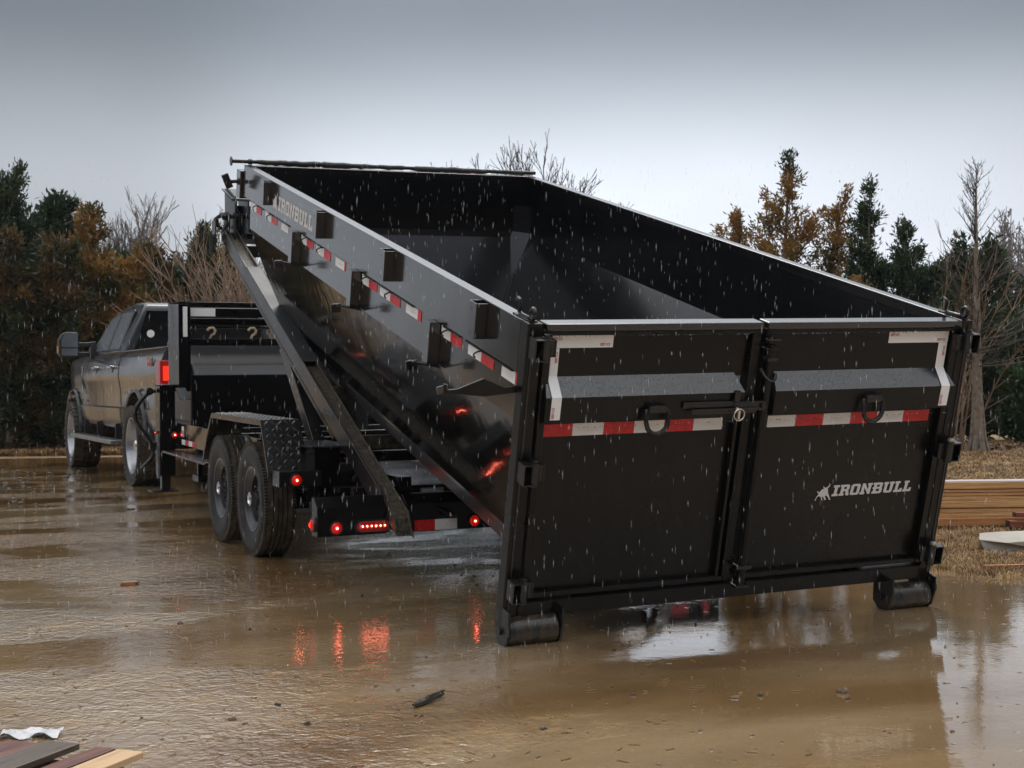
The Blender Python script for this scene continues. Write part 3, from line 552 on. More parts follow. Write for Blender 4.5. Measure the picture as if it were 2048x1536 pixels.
# side tapes: (start, split, end) white first going rearward
for a, b_, c in ((4.843, 4.692, 4.544), (4.427, 4.258, 4.108), (3.987, 3.806, 3.806), (3.485, 3.36, 3.215), (3.141, 2.976, 2.84), (2.732, 2.56, 2.535), (2.22, 2.10, 1.96), (1.904, 1.738, 1.579), (1.486, 1.314, 1.263), (.98, .86, .720), (.637, .483, .339), (.252, .108, .074)):
    o = MB().box(.0118, .0132, b_ + .0005, a, 1.010, 1.062).build('reflective_tape', M['white'], D)
    logo('tape_print', M['pale'], o, (.0114, a - (a - b_) * .42, 1.028), (0, -1, 0), (0, 0, 1), .014, (a - b_) * .42, .0003)
    if c < b_: MB().box(.0118, .0132, c, b_ - .0005, 1.010, 1.062).build('reflective_tape', M['red'], D)
logo('emblem_and_lettering', M['print'], D, (0, 4.045, 1.125), (0, -1, 0), (0, 0, 1), .094, .83)
# corner hooks at the rear top
def corner_hook(f):
    z = H + .001
    P = [(.03, .20, z + .055), (.03, .185, z + .066), (.03, .168, z + .060), (.03, .160, z + .045), (.03, .165, z + .015), (.03, .14, z + .006), (.03, .08, z + .008), (.03, .05, z + .010)]
    o = f(MB().tube(P, .009, 8).box(.012, .05, .02, .19, H, H + .006)).build('tarp_corner_hook', M['hard'], D, smooth=True)
    f(MB().ring((.03, .03, z + .032), .021, .0095, ((0, 1, 0), (0, 0, 1)), 18, 8)).build('hook_eye', M['hard'], o, smooth=True)
corner_hook(lambda b: b); corner_hook(mir)
# front tarp roller
tp_ = MB().tube([(-.085, 5.10, 1.316), (2.33, 5.10, 1.316)], .014, 12).build('tarp_roller', M['hard'], D, smooth=True)
MB().lathe([(-.09, 0), (-.09, .034), (-.082, .034), (-.082, 0)], (0, 5.10, 1.316), 'x', 24).build('roller_flange', M['hard'], tp_)
rr = random.Random(2); P = []; R_ = []
for i in range(60):
    x = .10 + i * .036; P.append((x, 5.10 + rr.uniform(-.003, .003), 1.314 + rr.uniform(-.003, .003))); base = .014 + .008 * abs(math.sin(i * .115 + .2)) ** .6; R_.append(base + rr.uniform(-.002, .002) - (.009 if i in (13, 32, 33, 51) else 0))
MB().tube(P, R_, 12).build('rolled_tarp', M['tarp'], tp_, smooth=True)
for x in (.04, .30, .55): MB().lathe([(x, .0), (x, .021), (x + .025, .021), (x + .025, 0)], (0, 5.10, 1.316), 'x', 14).build('pipe_collar', M['hard'], tp_)
ck = MB().tube([(.05, 5.13, 1.172), (-.10, 5.13, 1.163)], .014, 10).lathe([(-.03, 0), (-.03, .024), (-.005, .024), (-.005, 0)], (0, 5.13, 1.166), 'x', 12).build('tarp_crank', M['hard'], D, smooth=True)
MB().lathe([(.0, 0), (.0, .020), (.018, .020), (.018, 0)], (0, 5.13, 1.17), 'x', 12).build('brass_collar', M['gold'], ck)
MB().bar((-.125, 5.13, 1.215), (-.082, 5.13, 1.118), .05, .028, (0, 1, 0)).build('crank_plate', M['hard'], ck, bevel=.003)
MB().box(-.02, .075, 5.082, 5.20, 1.05, 1.25).build('crank_bracket', M['side'], D, bevel=.004)

# ================================================================== DUMP TRAILER (x across, y forward from the rear axle, z up)
T = empty('dump_trailer', 'black tandem-axle roll-off trailer with its hoist frame raised behind the pickup', 'trailer', (3.62, 9.07, 0)); T.rotation_euler = (.01516, 0, 0)
def wheel(y):
    w = empty('wheel'); w.parent = T; w.location = (-1.305, y, .375); R = .375; Wd = .20
    side = [(.012, .215), (.004, .235), (-.006, .27), (-.008, .315), (.0, .345), (.018, .362)]
    MB().lathe(side + [(.02, .366), (Wd - .02, .366)] + [(Wd - o_, r_) for o_, r_ in reversed(side)], (0, 0, 0), 'x', 72).build('tyre', M['rubber'], w, smooth=True)
    # tread ribs between grooves, and sipes as small gaps along the shoulders
    for i, (a, b_) in enumerate(((.020, .052), (.058, .084), (.090, .112), (.118, .144), (.150, .182))):
        MB().lathe([(a, .360), (a + .002, R), (b_ - .002, R), (b_, .360)], (0, 0, 0), 'x', 72).build('tread_rib', M['tread'], w)
    b = MB()
    for k in range(110):
        a = 2 * PI * k / 110; ca, sa = math.cos(a), math.sin(a)
        for xs in ((-.001, .021), (Wd - .021, Wd + .001)):
            q = [(r, aa) for r in (.348, R + .0005) for aa in (a - .012, a + .012)]
            vs = [(xx, r * math.cos(aa), r * math.sin(aa)) for xx in xs for r, aa in q]; b.add(vs, [(0, 1, 3, 2), (4, 6, 7, 5), (0, 2, 6, 4), (1, 5, 7, 3), (2, 3, 7, 6), (0, 4, 5, 1)])
    b.build('shoulder_lugs', M['tread'], w, kind='stuff')
    rim = MB().lathe([(.016, .216), (.008, .214), (.010, .200), (.022, .192), (.028, .178), (.038, .172), (.045, .155), (.075, .150), (.080, .13), (.070, .11), (.055, .085), (.055, .0)], (0, 0, 0), 'x', 56).build('steel_rim', M['steelrim'], w, smooth=True)
    MB().lathe([(.060, .050), (-.006, .046), (-.012, .034), (-.002, .026), (-.002, 0)], (0, 0, 0), 'x', 28).build('hub_cap', M['chrome'], rim, smooth=True)
    b = MB()
    for k in range(6):
        a = k * PI / 3; b.lathe([(.07, .011), (.045, .011), (.040, .007), (.040, 0)], (0, .085 * math.cos(a), .085 * math.sin(a)), 'x', 6)
    b.build('lug_nuts', M['steelrim'], rim)
    return w
w1 = wheel(0); w2 = copy_tree(w1, T, (-1.305, .876, .375))
for y in (0, .876):
    w3 = copy_tree(w1, T, (1.25, y, .39)); w3.scale = (-1, 1, 1)
    MB().tube([(-1.1, y, .37), (1.1, y, .37)], .035, 12).build('axle', M['trailer'], T, smooth=True)
    for xs_ in (-1.02, .95): MB().box(xs_, xs_ + .07, y - .3, y + .3, .40, .44).build('leaf_spring', M['trailer'], T, bevel=.003)
    MB().box(-1.06, -.92, y - .05, y + .05, .30, .46).build('spring_seat', M['trailer'], T, bevel=.004)
# fender: folded checker plate
fp = [(1.33, .56), (1.19, .745), (1.03, .905), (-.335, .905), (-.515, .585)]
def strip_plate(poly, x0, x1, th=.006):
    b = MB(); n = len(poly)
    inner = [(y, z - th) for y, z in poly]
    vs = [(x, y, z) for x in (x0, x1) for y, z in poly] + [(x, y, z) for x in (x0, x1) for y, z in inner]
    fs = []
    for i in range(n - 1):
        fs += [(i, i + 1, n + i + 1, n + i), (2 * n + i, 3 * n + i, 3 * n + i + 1, 2 * n + i + 1), (i, 2 * n + i, 2 * n + i + 1, i + 1), (n + i, n + i + 1, 3 * n + i + 1, 3 * n + i)]
    fs += [(0, n, 3 * n, 2 * n), (n - 1, 3 * n - 1, 4 * n - 1, 2 * n - 1)]
    return b.add(vs, fs)
for sx in (-1, 1):
    xo, xi = sx * 1.32, sx * 1.065
    fd = strip_plate(fp, min(xo, xi), max(xo, xi)).build('fender', M['frame'], T)
    b = strip_plate([(y, z) for y, z in fp], xo - .004 if sx < 0 else xo - .002, xo + .002 if sx < 0 else xo + .004, .035); b.build('fender_lip', M['frame'], fd)
    # raised lozenges of the checker plate
    b = MB(); cell = .045
    for i in range(len(fp) - 1):
        (y0, z0), (y1, z1) = fp[i], fp[i + 1]; ln = math.hypot(y1 - y0, z1 - z0); ty, tz = (y1 - y0) / ln, (z1 - z0) / ln
        ny, nz_ = (-tz, ty); 
        if nz_ < 0 or (abs(nz_) < .2 and ny > 0 and i > 2): ny, nz_ = -ny, -nz_
        for r_ in range(int(ln / cell)):
            for c_ in range(5):
                cx = (r_ + .5) * cell; cz = min(xo, xi) + .03 + c_ * cell; dd = 1 if (r_ + c_) % 2 else -1
                e = .023; k1, k2 = e * .70, e * .70 * dd; wv = .007
                P = [(cx - k1, cz - k2), (cx - wv * .7, cz + wv * .7 * dd), (cx + k1, cz + k2), (cx + wv * .7, cz - wv * .7 * dd)]
                def q(p, h): return (p[1], y0 + ty * p[0] + ny * h, z0 + tz * p[0] + nz_ * h)
                vs = [q(p, .0004) for p in P] + [q((cx, cz), .006)]
                b.add(vs, [(0, 1, 4), (1, 2, 4), (2, 3, 4), (3, 0, 4)])
    b.build('checker_lozenges', M['shelf'], fd, kind='stuff')
# lamp box behind the fender
lb = MB().box(-1.305, -1.035, -.70, -.545, .505, .602).build('lamp_box', M['frame'], T, bevel=.004)
def round_lamp(parent, c, r, axis, sgn, core=True):
    o = MB().lathe([(0, r * 1.22), (sgn * .012, r * 1.2), (sgn * .012, r), (sgn * .004, r)], c, axis, 28).build('marker_lamp', M['plastic'], parent)
    MB().lathe([(sgn * .004, r), (sgn * .012, r * .85), (sgn * .017, r * .5), (sgn * .019, 0)], c, axis, 28).build('lens', M['lens' if core else 'taillens'], o, smooth=True)
    if not core: return o
    MB().lathe([(sgn * .0185, r * .36), (sgn * .022, r * .3), (sgn * .023, 0)], c, axis, 14).build('lit_led', M['led'], o, smooth=True)
    MB().lathe([(sgn * .0235, r * .16), (sgn * .0245, 0)], c, axis, 10).build('led_core', M['ledhot'], o)
round_lamp(T, (-1.20, -.705, .548), .034, 'y', -1)
# pedestals that carry the hoist arms
for sx in (-1, 1):
    x0, x1 = (-1.07, -.90) if sx < 0 else (.90, 1.07)
    MB().box(x0, x1, -.66, -.48, .40, .735).build('pedestal', M['trailer'], T, bevel=.004)
    MB().box(x0 - .03, x1 + .10, -.70, .16, .736, .750).build('pedestal_plate', M['frame'], T, bevel=.003)
    xa, xb = (-.885, -.80) if sx < 0 else (.80, .885)
    MB().prism([(-.02, .7505), (.12, .7505), (.80, 1.36), (.66, 1.39)], xa, xb, 'x').build('hoist_arm', M['frame'], T, bevel=.004)
for x0 in (.0, .22):
    MB().bar((x0 + .02, 2.25, .70), (x0 - .04, 2.35, 1.35), .10, .05, (0, 1, 0)).build('lift_cylinder', M['frame'], T, bevel=.01)
# chassis
for sx in (-1, 1):
    x0, x1 = (-1.0, -.93) if sx < 0 else (.93, 1.0)
    sb = MB().box(x0, x1, .0, 4.0, .52, .715).build('side_beam', M['hull' if sx < 0 else 'trailer'], T, bevel=.004)
    if sx < 0:
        MB().box(-1.0015, -1.0003, 3.52, 3.62, .60, .695).build('warning_sticker', M['sticker'], sb)
        MB().box(-1.0022, -1.0016, 3.53, 3.61, .655, .69).build('warning_symbol', M['pale'], sb)
        MB().box(-1.0022, -1.0016, 3.53, 3.61, .691, .694).build('warning_stripe', M['redprint'], sb)
        for i, m in enumerate(('white', 'red', 'white', 'red')): MB().box(-1.0015, -1.0003, 3.62 - .145 * (i + 1), 3.62 - .145 * i - .001, .53, .575).build('reflective_tape', M[m], sb)
        MB().box(-1.16, -1.001, 2.0, 3.7, .455, .475).build('side_step', M['frame'], T, bevel=.004)
        MB().box(-1.08, -1.04, 2.6, 2.64, .30, .454).box(-1.10, -1.02, 2.5, 2.72, .28, .33).build('step_bracket', M['trailer'], T)
for xs_ in (-.78, .70): MB().box(xs_, xs_ + .08, -1.38, 4.0, .46, .60).build('main_rail', M['trailer'], T, bevel=.004)
for y, z, h in ((-.12, .715, .08), (-.42, .692, .07), (.5, .70, .06), (1.2, .70, .06), (2.0, .70, .06), (2.9, .70, .06)):
    MB().box(-.93, .93, y, y + .06, z - h, z).build('deck_crossmember', M['frame'], T, bevel=.004)
b6 = MB().box(-.95, .95, -1.06, -1.0, .40, .517).build('deck_crossmember', M['frame'], T, bevel=.004)
MB().box(-.52, -.37, -1.0615, -1.0603, .435, .50).build('data_sticker', M['sticker'], b6)
for i in range(5): MB().box(-.505, -.41 + .02 * (i % 3), -1.0621, -1.0616, .487 - i * .01, .490 - i * .01).build('print_line', M['pale'], b6)
MB().box(-.80, -.45, -1.42, -1.385, .42, .497).box(-.45, .95, -1.42, -1.385, .42, .497).build('rear_crossmember', M['frame'], T, bevel=.003)
MB().box(-1.0, -.70, -.95, -.80, .48, .51).build('hose_tray', M['trailer'], T); MB().box(-.86, -.70, -.66, -.62, .62, .635).build('hose_clamp', M['trailer'], T)
MB().tube([(-.86, -.60, .66), (-.80, -.62, .70), (-.72, -.60, .735)], .006, 6).build('red_cable', M['redprint'], T)
MB().tube([(-.84, -.40, .66), (-.62, -.44, .60), (-.60, -.60, .52)], .012, 8).tube([(-.90, -.9, .55), (-.80, -.8, .62), (-.70, -.5, .60), (-.5, -.45, .66)], .01, 8).build('hydraulic_hose', M['plastic'], T, smooth=True)
MB().box(-.69, .69, -.95, 3.5, .412, .42).build('added_dark_sheet', M['trailer'], T)  # added dark sheet, hides the bright ground seen through the deck
# bumper
bp_ = MB().box(-1.30, 1.30, -1.4245, -1.41, .30, .36).build('rear_bumper', M['trailer'], T)
for xa_, xb_ in ((-1.32, -.913), (-.795, .795), (.913, 1.32)): MB().prism([(-1.53, .296), (-1.53, .458), (-1.462, .510), (-1.425, .510), (-1.425, .296)], xa_, xb_, 'x').build('bumper_section', M['trailer'], bp_, bevel=.003)
round_lamp(bp_, (-1.212, -1.533, .343), .034, 'y', -1); round_lamp(bp_, (-.371, -1.533, .341), .032, 'y', -1); round_lamp(bp_, (1.212, -1.533, .343), .034, 'y', -1, False)
o = MB().lathe([(0, .042), (-.012, .040), (-.012, .034)], (-1.322, -1.47, .36), 'x', 24).build('marker_lamp', M['plastic'], bp_)
MB().lathe([(-.004, .034), (-.014, .03), (-.022, .014), (-.023, 0)], (-1.322, -1.47, .36), 'x', 24).build('lens', M['lens'], o, smooth=True)
MB().lathe([(-.0235, .014), (-.026, .010), (-.027, 0)], (-1.322, -1.47, .36), 'x', 14).build('lit_led', M['led'], o, smooth=True)
for sx in (-1, 1):
    cx = -.993 if sx < 0 else .993; n = 12
    outl = [(cx - .075 + .040 * math.cos(a), .343 + .040 * math.sin(a)) for a in np.linspace(PI / 2, 3 * PI / 2, n)] + [(cx + .075 + .040 * math.cos(a), .343 + .040 * math.sin(a)) for a in np.linspace(-PI / 2, PI / 2, n)]
    lo = MB().prism(outl, -1.537, -1.5305, 'y').build('brake_lamp', M['plastic'], bp_)
    inl = [(cx + (x - cx) * .86, .343 + (z - .343) * .74) for x, z in outl]
    MB().prism(inl, -1.540, -1.5372, 'y').build('lens', M['taillens'], lo)
    for k in range(6 if sx < 0 else 0):
        MB().lathe([(0, .0115), (-.005, .008), (-.006, 0)], (cx - .066 + k * .0265, -1.5403, .343), 'y', 12).build('lit_led', M['leddim'], lo, smooth=True)
        MB().lathe([(0, .004), (-.001, 0)], (cx - .066 + k * .0265, -1.5465, .345), 'y', 8).build('led_core', M['ledhot'], lo)
MB().box(-.742, -.616, -1.532, -1.5305, .300, .362).build('reflective_tape', M['red'], bp_); MB().box(-.6155, -.478, -1.532, -1.5305, .300, .362).build('reflective_tape', M['white'], bp_)
MB().bar((-.59, -1.50, .44), (-.53, -1.60, .385), .06, .012).build('plate_bracket', M['frame'], bp_)
# rear posts under the bumper line / corner blocks near the wheels
MB().box(-.98, -.86, -.48, -.30, .34, .42).box(-.96, -.90, -.9, -.5, .38, .47).build('spring_hanger', M['trailer'], T, bevel=.003)
# hoist frame
HF = empty('hoist_frame'); HF.parent = T
ang = math.atan(.491)
def hz(y): return .310 + .4917 * (y + 1.565)
for sx in (-1, 1):
    x0, x1 = (-.91, -.80) if sx < 0 else (.80, .91)
    a0, a1 = (x0, x0 + .012) if sx < 0 else (x1 - .012, x1)
    MB().prism([(-1.575, hz(-1.575) - .004), (-1.545, hz(-1.545)), (2.44, hz(2.44)), (2.44, hz(2.44) + .12), (-1.42, hz(-1.42) + .145)], a0, a1, 'x').build('rail_web', M['frame'], HF, bevel=.003)
    i0, i1 = (x0 + .0125, x1 - .012) if sx < 0 else (x0 + .012, x1 - .0125)
    MB().prism([(-1.66, hz(-1.60)), (2.38, hz(2.38) + .01), (2.38, hz(2.38) + .085), (-1.62, hz(-1.58) + .085)], i0, i1, 'x').build('rail_channel', M['channel'], HF)
    j0, j1 = (x1 - .0115, x1) if sx < 0 else (x0, x0 + .0115)
    MB().prism([(-1.68, hz(-1.62)), (2.38, hz(2.38)), (2.38, hz(2.38) + .12), (-1.60, hz(-1.56) + .11)], j0, j1, 'x').build('rail_inner_web', M['channel'], HF, bevel=.003)
    MB().prism([(.14, hz(.14) + .125), (1.62, hz(1.62) + .122), (1.62, hz(1.62) + .132), (.12, hz(.12) + .136)], x0 - .001, x1 + .001, 'x').build('rail_cap_plate', M['top'], HF, bevel=.002)
    MB().bar((x0 + .01, -.55, hz(-.55) - .02), (x0 + .01, 1.8, hz(1.8) - .02), .02, .03).build('rail_stiffener', M['trailer'], HF)
for y in (-.72, -.12, .75, 1.45, 2.12): MB().box(-.799, .799, y, y + .09, hz(y) + .0, hz(y) + .085).build('hoist_crossmember', M['channel' if y < .5 else 'frame'], HF, bevel=.004)
# winch tower and hooks at the top of the hoist frame
wt = MB().box(-.70, .70, 2.45, 2.95, 2.29, 2.34).box(-.72, .3, 2.95, 3.0, 2.34, 2.62).build('winch_tower', M['trailer'], HF, bevel=.004)
MB().prism([(2.60, 2.30), (2.95, 2.30), (2.96, 2.76), (2.80, 2.74), (2.60, 2.66)], -.755, -.742, 'x').prism([(2.60, 2.30), (2.95, 2.30), (2.95, 2.70), (2.60, 2.63)], -.64, -.628, 'x').build('cheek_plate', M['frame'], wt, bevel=.003)
MB().add([(-.775, 2.98, 2.765), (-.60, 2.98, 2.765), (-.60, 2.62, 2.64), (-.775, 2.62, 2.64), (-.775, 2.98, 2.755), (-.60, 2.98, 2.755), (-.60, 2.62, 2.62), (-.775, 2.62, 2.62)], [(0, 1, 2, 3), (4, 5, 6, 7), (0, 1, 5, 4), (2, 3, 7, 6), (0, 3, 7, 4), (1, 2, 6, 5)]).build('cover_plate', M['top'], wt)
OFS = (-.123, -.308, .044)
wt.location = OFS; wt.scale = (.966,) * 3
MB().lathe([(0, 0), (0, .10), (.012, .10), (.012, 0)], (-.80, 2.72, 2.44), 'x', 28).build('sheave', M['frame'], wt, bevel=.002)
MB().tube([(-.84, 2.72, 2.50), (-.55, 2.72, 2.50)], .018, 10).lathe([(-.0, 0), (-.0, .035), (.05, .035), (.05, 0)], (-.83, 2.72, 2.50), 'x', 6).tube([(-.74, 2.60, 2.62), (-.745, 2.60, 2.56), (-.72, 2.60, 2.52), (-.715, 2.60, 2.38)], .009, 6).build('sheave_bolt', M['hard'], wt)
MB().tube([(-.76, 2.8, 2.50), (-.80, 2.85, 2.53), (-.84, 2.87, 2.50), (-.85, 2.87, 2.45), (-.82, 2.86, 2.41), (-.79, 2.86, 2.43)], .018, 8).build('cable_hook', M['hard'], wt, smooth=True)
MB().prism([(2.80, 2.25), (2.93, 2.30), (2.93, 2.47), (2.83, 2.50), (2.80, 2.42)], -.875, -.862, 'x').build('end_plate', M['frame'], wt, bevel=.003)
MB().tube([(-.875, 2.90, 2.36), (-.875, 2.90, 2.20)], .03, 12).build('rest_pad', M['plastic'], wt, smooth=True)
ch = MB(); rr = random.Random(3)
for i in range(12):
    c = Vector((-.832 + rr.uniform(-.004, .004), 2.86, 2.47 - i * .033)); a = (1, 0, 0) if i % 2 else (0, 1, 0)
    P = [c + Vector(a) * (.011 * math.cos(t)) + Vector((0, 0, .022 * math.sin(t))) for t in np.linspace(0, 2 * PI, 11)]; ch.tube(P, .0042, 5, False)
for i in range(7):
    c = Vector((-.862 + rr.uniform(-.004, .004), 2.87, 2.45 - i * .033)); a = (1, 0, 0) if i % 2 else (0, 1, 0)
    P = [c + Vector(a) * (.011 * math.cos(t)) + Vector((0, 0, .022 * math.sin(t))) for t in np.linspace(0, 2 * PI, 11)]; ch.tube(P, .0042, 5, False)
ch.build('safety_chain', M['gold'], wt, smooth=True)
# front bulkhead
FW = empty('front_bulkhead'); FW.parent = T
for sx in (-1, 1):
    x0, x1 = (-.985, -.875) if sx < 0 else (.875, .985)
    MB().prism([(3.80, 1.0), (4.28, 1.0), (4.28, 1.815), (3.80, 1.80)], x0, x1, 'x').build('bulkhead_post', M['trailer'], FW, bevel=.004)
    MB().box(x0, x1, 3.80, 4.28, 1.816, 1.822).build('post_cap', M['top'], FW)
MB().box(-.945, -.905, 3.7985, 3.7998, 1.50, 1.775).build('reflective_tape', M['white'], FW)
for z0, z1, y in ((1.785, 1.835, 4.20), (1.685, 1.765, 3.86), (1.612, 1.675, 3.98), (1.418, 1.485, 3.86)):
    MB().box(-.874 if y != 4.20 else -.874, .874, y, y + .06, z0, z1).build('bulkhead_rail', M['trailer'], FW, bevel=.004)
MB().box(-.873, -.635, 3.8585, 3.8598, 1.69, 1.762).build('reflective_tape', M['white'], FW)
MB().box(-.80, .80, 4.1, 4.4, 1.585, 1.60).build('cable_guard', M['frame'], FW)
for x in (-.676, -.292, .292, .676):
    MB().tube([(x, 3.90, 1.486), (x + .01, 3.89, 1.515), (x + .035, 3.88, 1.53), (x + .045, 3.88, 1.56), (x + .025, 3.88, 1.585), (x - .01, 3.88, 1.582), (x - .03, 3.88, 1.56)], .012, 8).build('tie_hook', M['beige'], FW, smooth=True)
pr = [(3.72, .72), (3.72, 1.15), (3.76, 1.19), (3.80, 1.235), (3.86, 1.262), (4.02, 1.34), (4.20, 1.425), (4.6, 1.30), (4.6, .72)]
MB().prism(pr, -.865, .865, 'x').build('tool_box', M['tank'], FW, bevel=.012, seg=3)
MB().box(-.90, .90, 3.66, 3.715, .55, 1.150).build('front_panel', M['trailer'], FW, bevel=.004)
jp = MB().box(-1.125, -.985, 3.98, 4.20, .22, 1.055).build('jack_post', M['trailer'], FW, bevel=.004)
MB().box(-1.14, -.88, 3.95, 4.22, 1.056, 1.062).build('post_cap', M['top'], jp)
MB().box(-1.10, -1.02, 4.04, 4.12, .09, .22).box(-1.20, -.95, 4.0, 4.2, .07, .085).build('jack_foot', M['frame'], jp, bevel=.003)
MB().box(-1.145, -1.127, 4.0, 4.03, .20, .60).build('jack_side_bar', M['alu'], jp)
MB().tube([(-1.10, 4.1, 1.01), (-1.19, 4.1, 1.0), (-1.25, 4.1, .945), (-1.305, 4.1, .875), (-1.33, 4.1, .82), (-1.325, 4.1, .74), (-1.29, 4.1, .67), (-1.19, 4.1, .53), (-1.165, 4.1, .47), (-1.165, 4.1, .42), (-1.19, 4.1, .37), (-1.28, 4.1, .28)], .021, 10).tube([(-1.20, 4.05, 1.0), (-1.20, 4.14, 1.0)], .035, 8).box(-1.20, -1.10, 4.07, 4.13, .46, .53).build('bent_handle', M['hard'], jp, smooth=True)
MB().tube([(-1.20, 4.06, 1.0), (-1.20, 4.04, 1.0)], .014, 8).build('handle_bolt', M['chrome'], jp)
round_lamp(FW, (-1.03, 3.79, .607), .026, 'y', -1); MB().box(-1.06, -1.0, 3.792, 3.85, .56, .70).build('lamp_bracket', M['trailer'], FW)
round_lamp(FW, (-1.129, 4.08, .62), .012, 'x', -1)
MB().add([(-1.02, 3.79, 1.035), (-.93, 3.79, 1.035), (-.90, 3.70, .93), (-.99, 3.70, .93), (-1.02, 3.80, 1.03), (-.93, 3.80, 1.03), (-.90, 3.71, .925), (-.99, 3.71, .925)], [(0, 1, 2, 3), (4, 7, 6, 5), (2, 3, 7, 6), (0, 3, 7, 4), (1, 2, 6, 5), (0, 1, 5, 4)]).build('folded_step', M['tank'], FW)
MB().box(-.06, .06, 4.0, 5.75, .50, .62).build('drawbar', M['trailer'], T, bevel=.006)
MB().prism([(-.9, 4.0), (-.78, 4.0), (.06, 5.5), (-.06, 5.5)], .52, .60, 'z').prism([(.9, 4.0), (.78, 4.0), (-.06, 5.5), (.06, 5.5)], .521, .601, 'z').build('tongue_arm', M['trailer'], T)

# ================================================================== PICKUP (x across, y forward from rear axle, z up)
K = empty('pickup_truck', 'dark grey four-door pickup with mud-streaked sides and big muddy tyres', 'pickup truck', (3.774, 15.871, 0)); K.rotation_euler = (0, 0, .02708)
def zx(z):
    zs = [.55, .62, .72, .84, .86, 1.05, 1.22, 1.38, 1.45, 1.49, 1.53]; xs = [.93, .955, .975, .985, .968, .972, 1.0, .985, .955, .92, .88]
    return float(np.interp(z, zs, xs))
def arch(cy, r, n=12, zc=.47):
    return [(cy + r * math.cos(a), zc + r * math.sin(a)) for a in np.linspace(0, PI, n)]
def body(name, outline, m, ytaper=None):
    b = MB().prism(outline, -1.0, 1.0, 'x'); me = bpy.data.meshes.new(name); me.from_pydata(b.v, [], b.f)
    bm = bmesh.new(); bm.from_mesh(me); bmesh.ops.recalc_face_normals(bm, faces=bm.faces)
    for z in (.62, .72, .84, .86, .95, 1.05, 1.14, 1.22, 1.30, 1.38, 1.42, 1.45, 1.475, 1.49):
        bmesh.ops.bisect_plane(bm, geom=bm.verts[:] + bm.edges[:] + bm.faces[:], plane_co=(0, 0, z), plane_no=(0, 0, 1))
    for y in (-.9, -.6, .6, 1.6, 2.3, 3.0, 3.35, 4.0, 4.4, 4.6, 4.75, 4.9):
        bmesh.ops.bisect_plane(bm, geom=bm.verts[:] + bm.edges[:] + bm.faces[:], plane_co=(0, y, 0), plane_no=(0, 1, 0))
    for v in bm.verts:
        if abs(v.co.x) > .99:
            k = zx(v.co.z); y = v.co.y
            d = min(abs(math.hypot(y - 0, v.co.z - .47) - .58), abs(math.hypot(y - 4.06, v.co.z - .47) - .58))
            k += .030 * max(0, 1 - d / .22)
            if y > 4.3: k -= .14 * ((y - 4.3) / .7) ** 2
            v.co.x = math.copysign(k, v.co.x)
    bm.to_mesh(me); bm.free(); me.materials.append(m)
    o = bpy.data.objects.new(name, me); col.objects.link(o); o.parent = K
    me.polygons.foreach_set('use_smooth', [True] * len(me.polygons)); me.set_sharp_from_angle(angle=math.radians(32))
    return o
R0 = .58
bed_out = [(-1.22, .62), (-.60, .62)] + [p for p in reversed(arch(0, R0, 14))][0:] + [(.60, .60), (.985, .60), (.985, 1.50), (-1.22, 1.50)]
bed_out = [(-1.22, .62)] + [p for p in reversed(arch(0, R0, 16))] + [(.985, .60), (.985, 1.50), (-1.22, 1.50)]
body('cargo_bed', bed_out, M['truck'])
cab_out = [(1.02, .60), (3.38, .62)] + [p for p in reversed(arch(4.06, R0, 16))] + [(4.95, .62), (5.02, .95), (5.0, 1.25), (4.85, 1.40), (4.4, 1.455), (3.7, 1.50), (3.5, 1.50), (1.02, 1.50)]
body('cab_body', cab_out, M['truck'])
MB().box(-.86, .86, -1.19, .95, .95, 1.0).build('bed_floor', M['plastic'], K)
MB().box(-.96, -.86, -1.21, .98, 1.5005, 1.515).box(.86, .96, -1.21, .98, 1.5005, 1.515).build('bed_rail_cap', M['trucktop'], K, bevel=.006)
# greenhouse loft: half width shrinks with height
def gw(z): return .925 - .39 * (z - 1.49)
gp = [(1.03, 1.50), (1.02, 1.70), (1.00, 1.95), (1.03, 2.055), (1.15, 2.095), (1.7, 2.115), (2.2, 2.085), (2.6, 1.985), (3.0, 1.74), (3.45, 1.50)]
b = MB(); n = len(gp); vs = []
for sx in (-1, 1):
    for y, z in gp: vs.append((sx * (gw(z) - (.035 if 2.0 < z else 0)), y, z))
fs = [tuple(range(n)), tuple(range(2 * n - 1, n - 1, -1))] + [(i, n + i, n + (i + 1) % n, (i + 1) % n) for i in range(n)]
b.add(vs, fs); b.build('cab_roof', M['trucktop'], K, bevel=.03, seg=3, smooth=True)
def sidepoly(name, poly, m, off=.004, parent=K, both=True):
    for sx in ((-1, 1) if both else (-1,)):
        b = MB(); b.add([(sx * (gw(z) + off), y, z) for y, z in poly] + [(sx * (gw(z) - .01), y, z) for y, z in poly], [tuple(range(len(poly)))] + [tuple(range(len(poly), 2 * len(poly)))] + [(i, (i + 1) % len(poly), len(poly) + (i + 1) % len(poly), len(poly) + i) for i in range(len(poly))])
        b.build(name, m, parent)
sidepoly('window_surround', [(1.36, 1.53), (1.33, 2.0), (1.40, 2.025), (2.35, 2.015), (2.72, 1.955), (3.02, 1.72), (3.25, 1.54)], M['plastic'], .003)
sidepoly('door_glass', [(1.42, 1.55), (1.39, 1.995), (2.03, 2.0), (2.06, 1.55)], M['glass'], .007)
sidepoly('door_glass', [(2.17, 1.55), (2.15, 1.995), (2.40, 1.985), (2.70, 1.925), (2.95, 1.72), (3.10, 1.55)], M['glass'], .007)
MB().add([(-.80, 1.012, 1.53), (.80, 1.012, 1.53), (.66, .988, 1.99), (-.66, .988, 1.99)], [(0, 1, 2, 3)]).build('rear_window', M['glass2'], K)
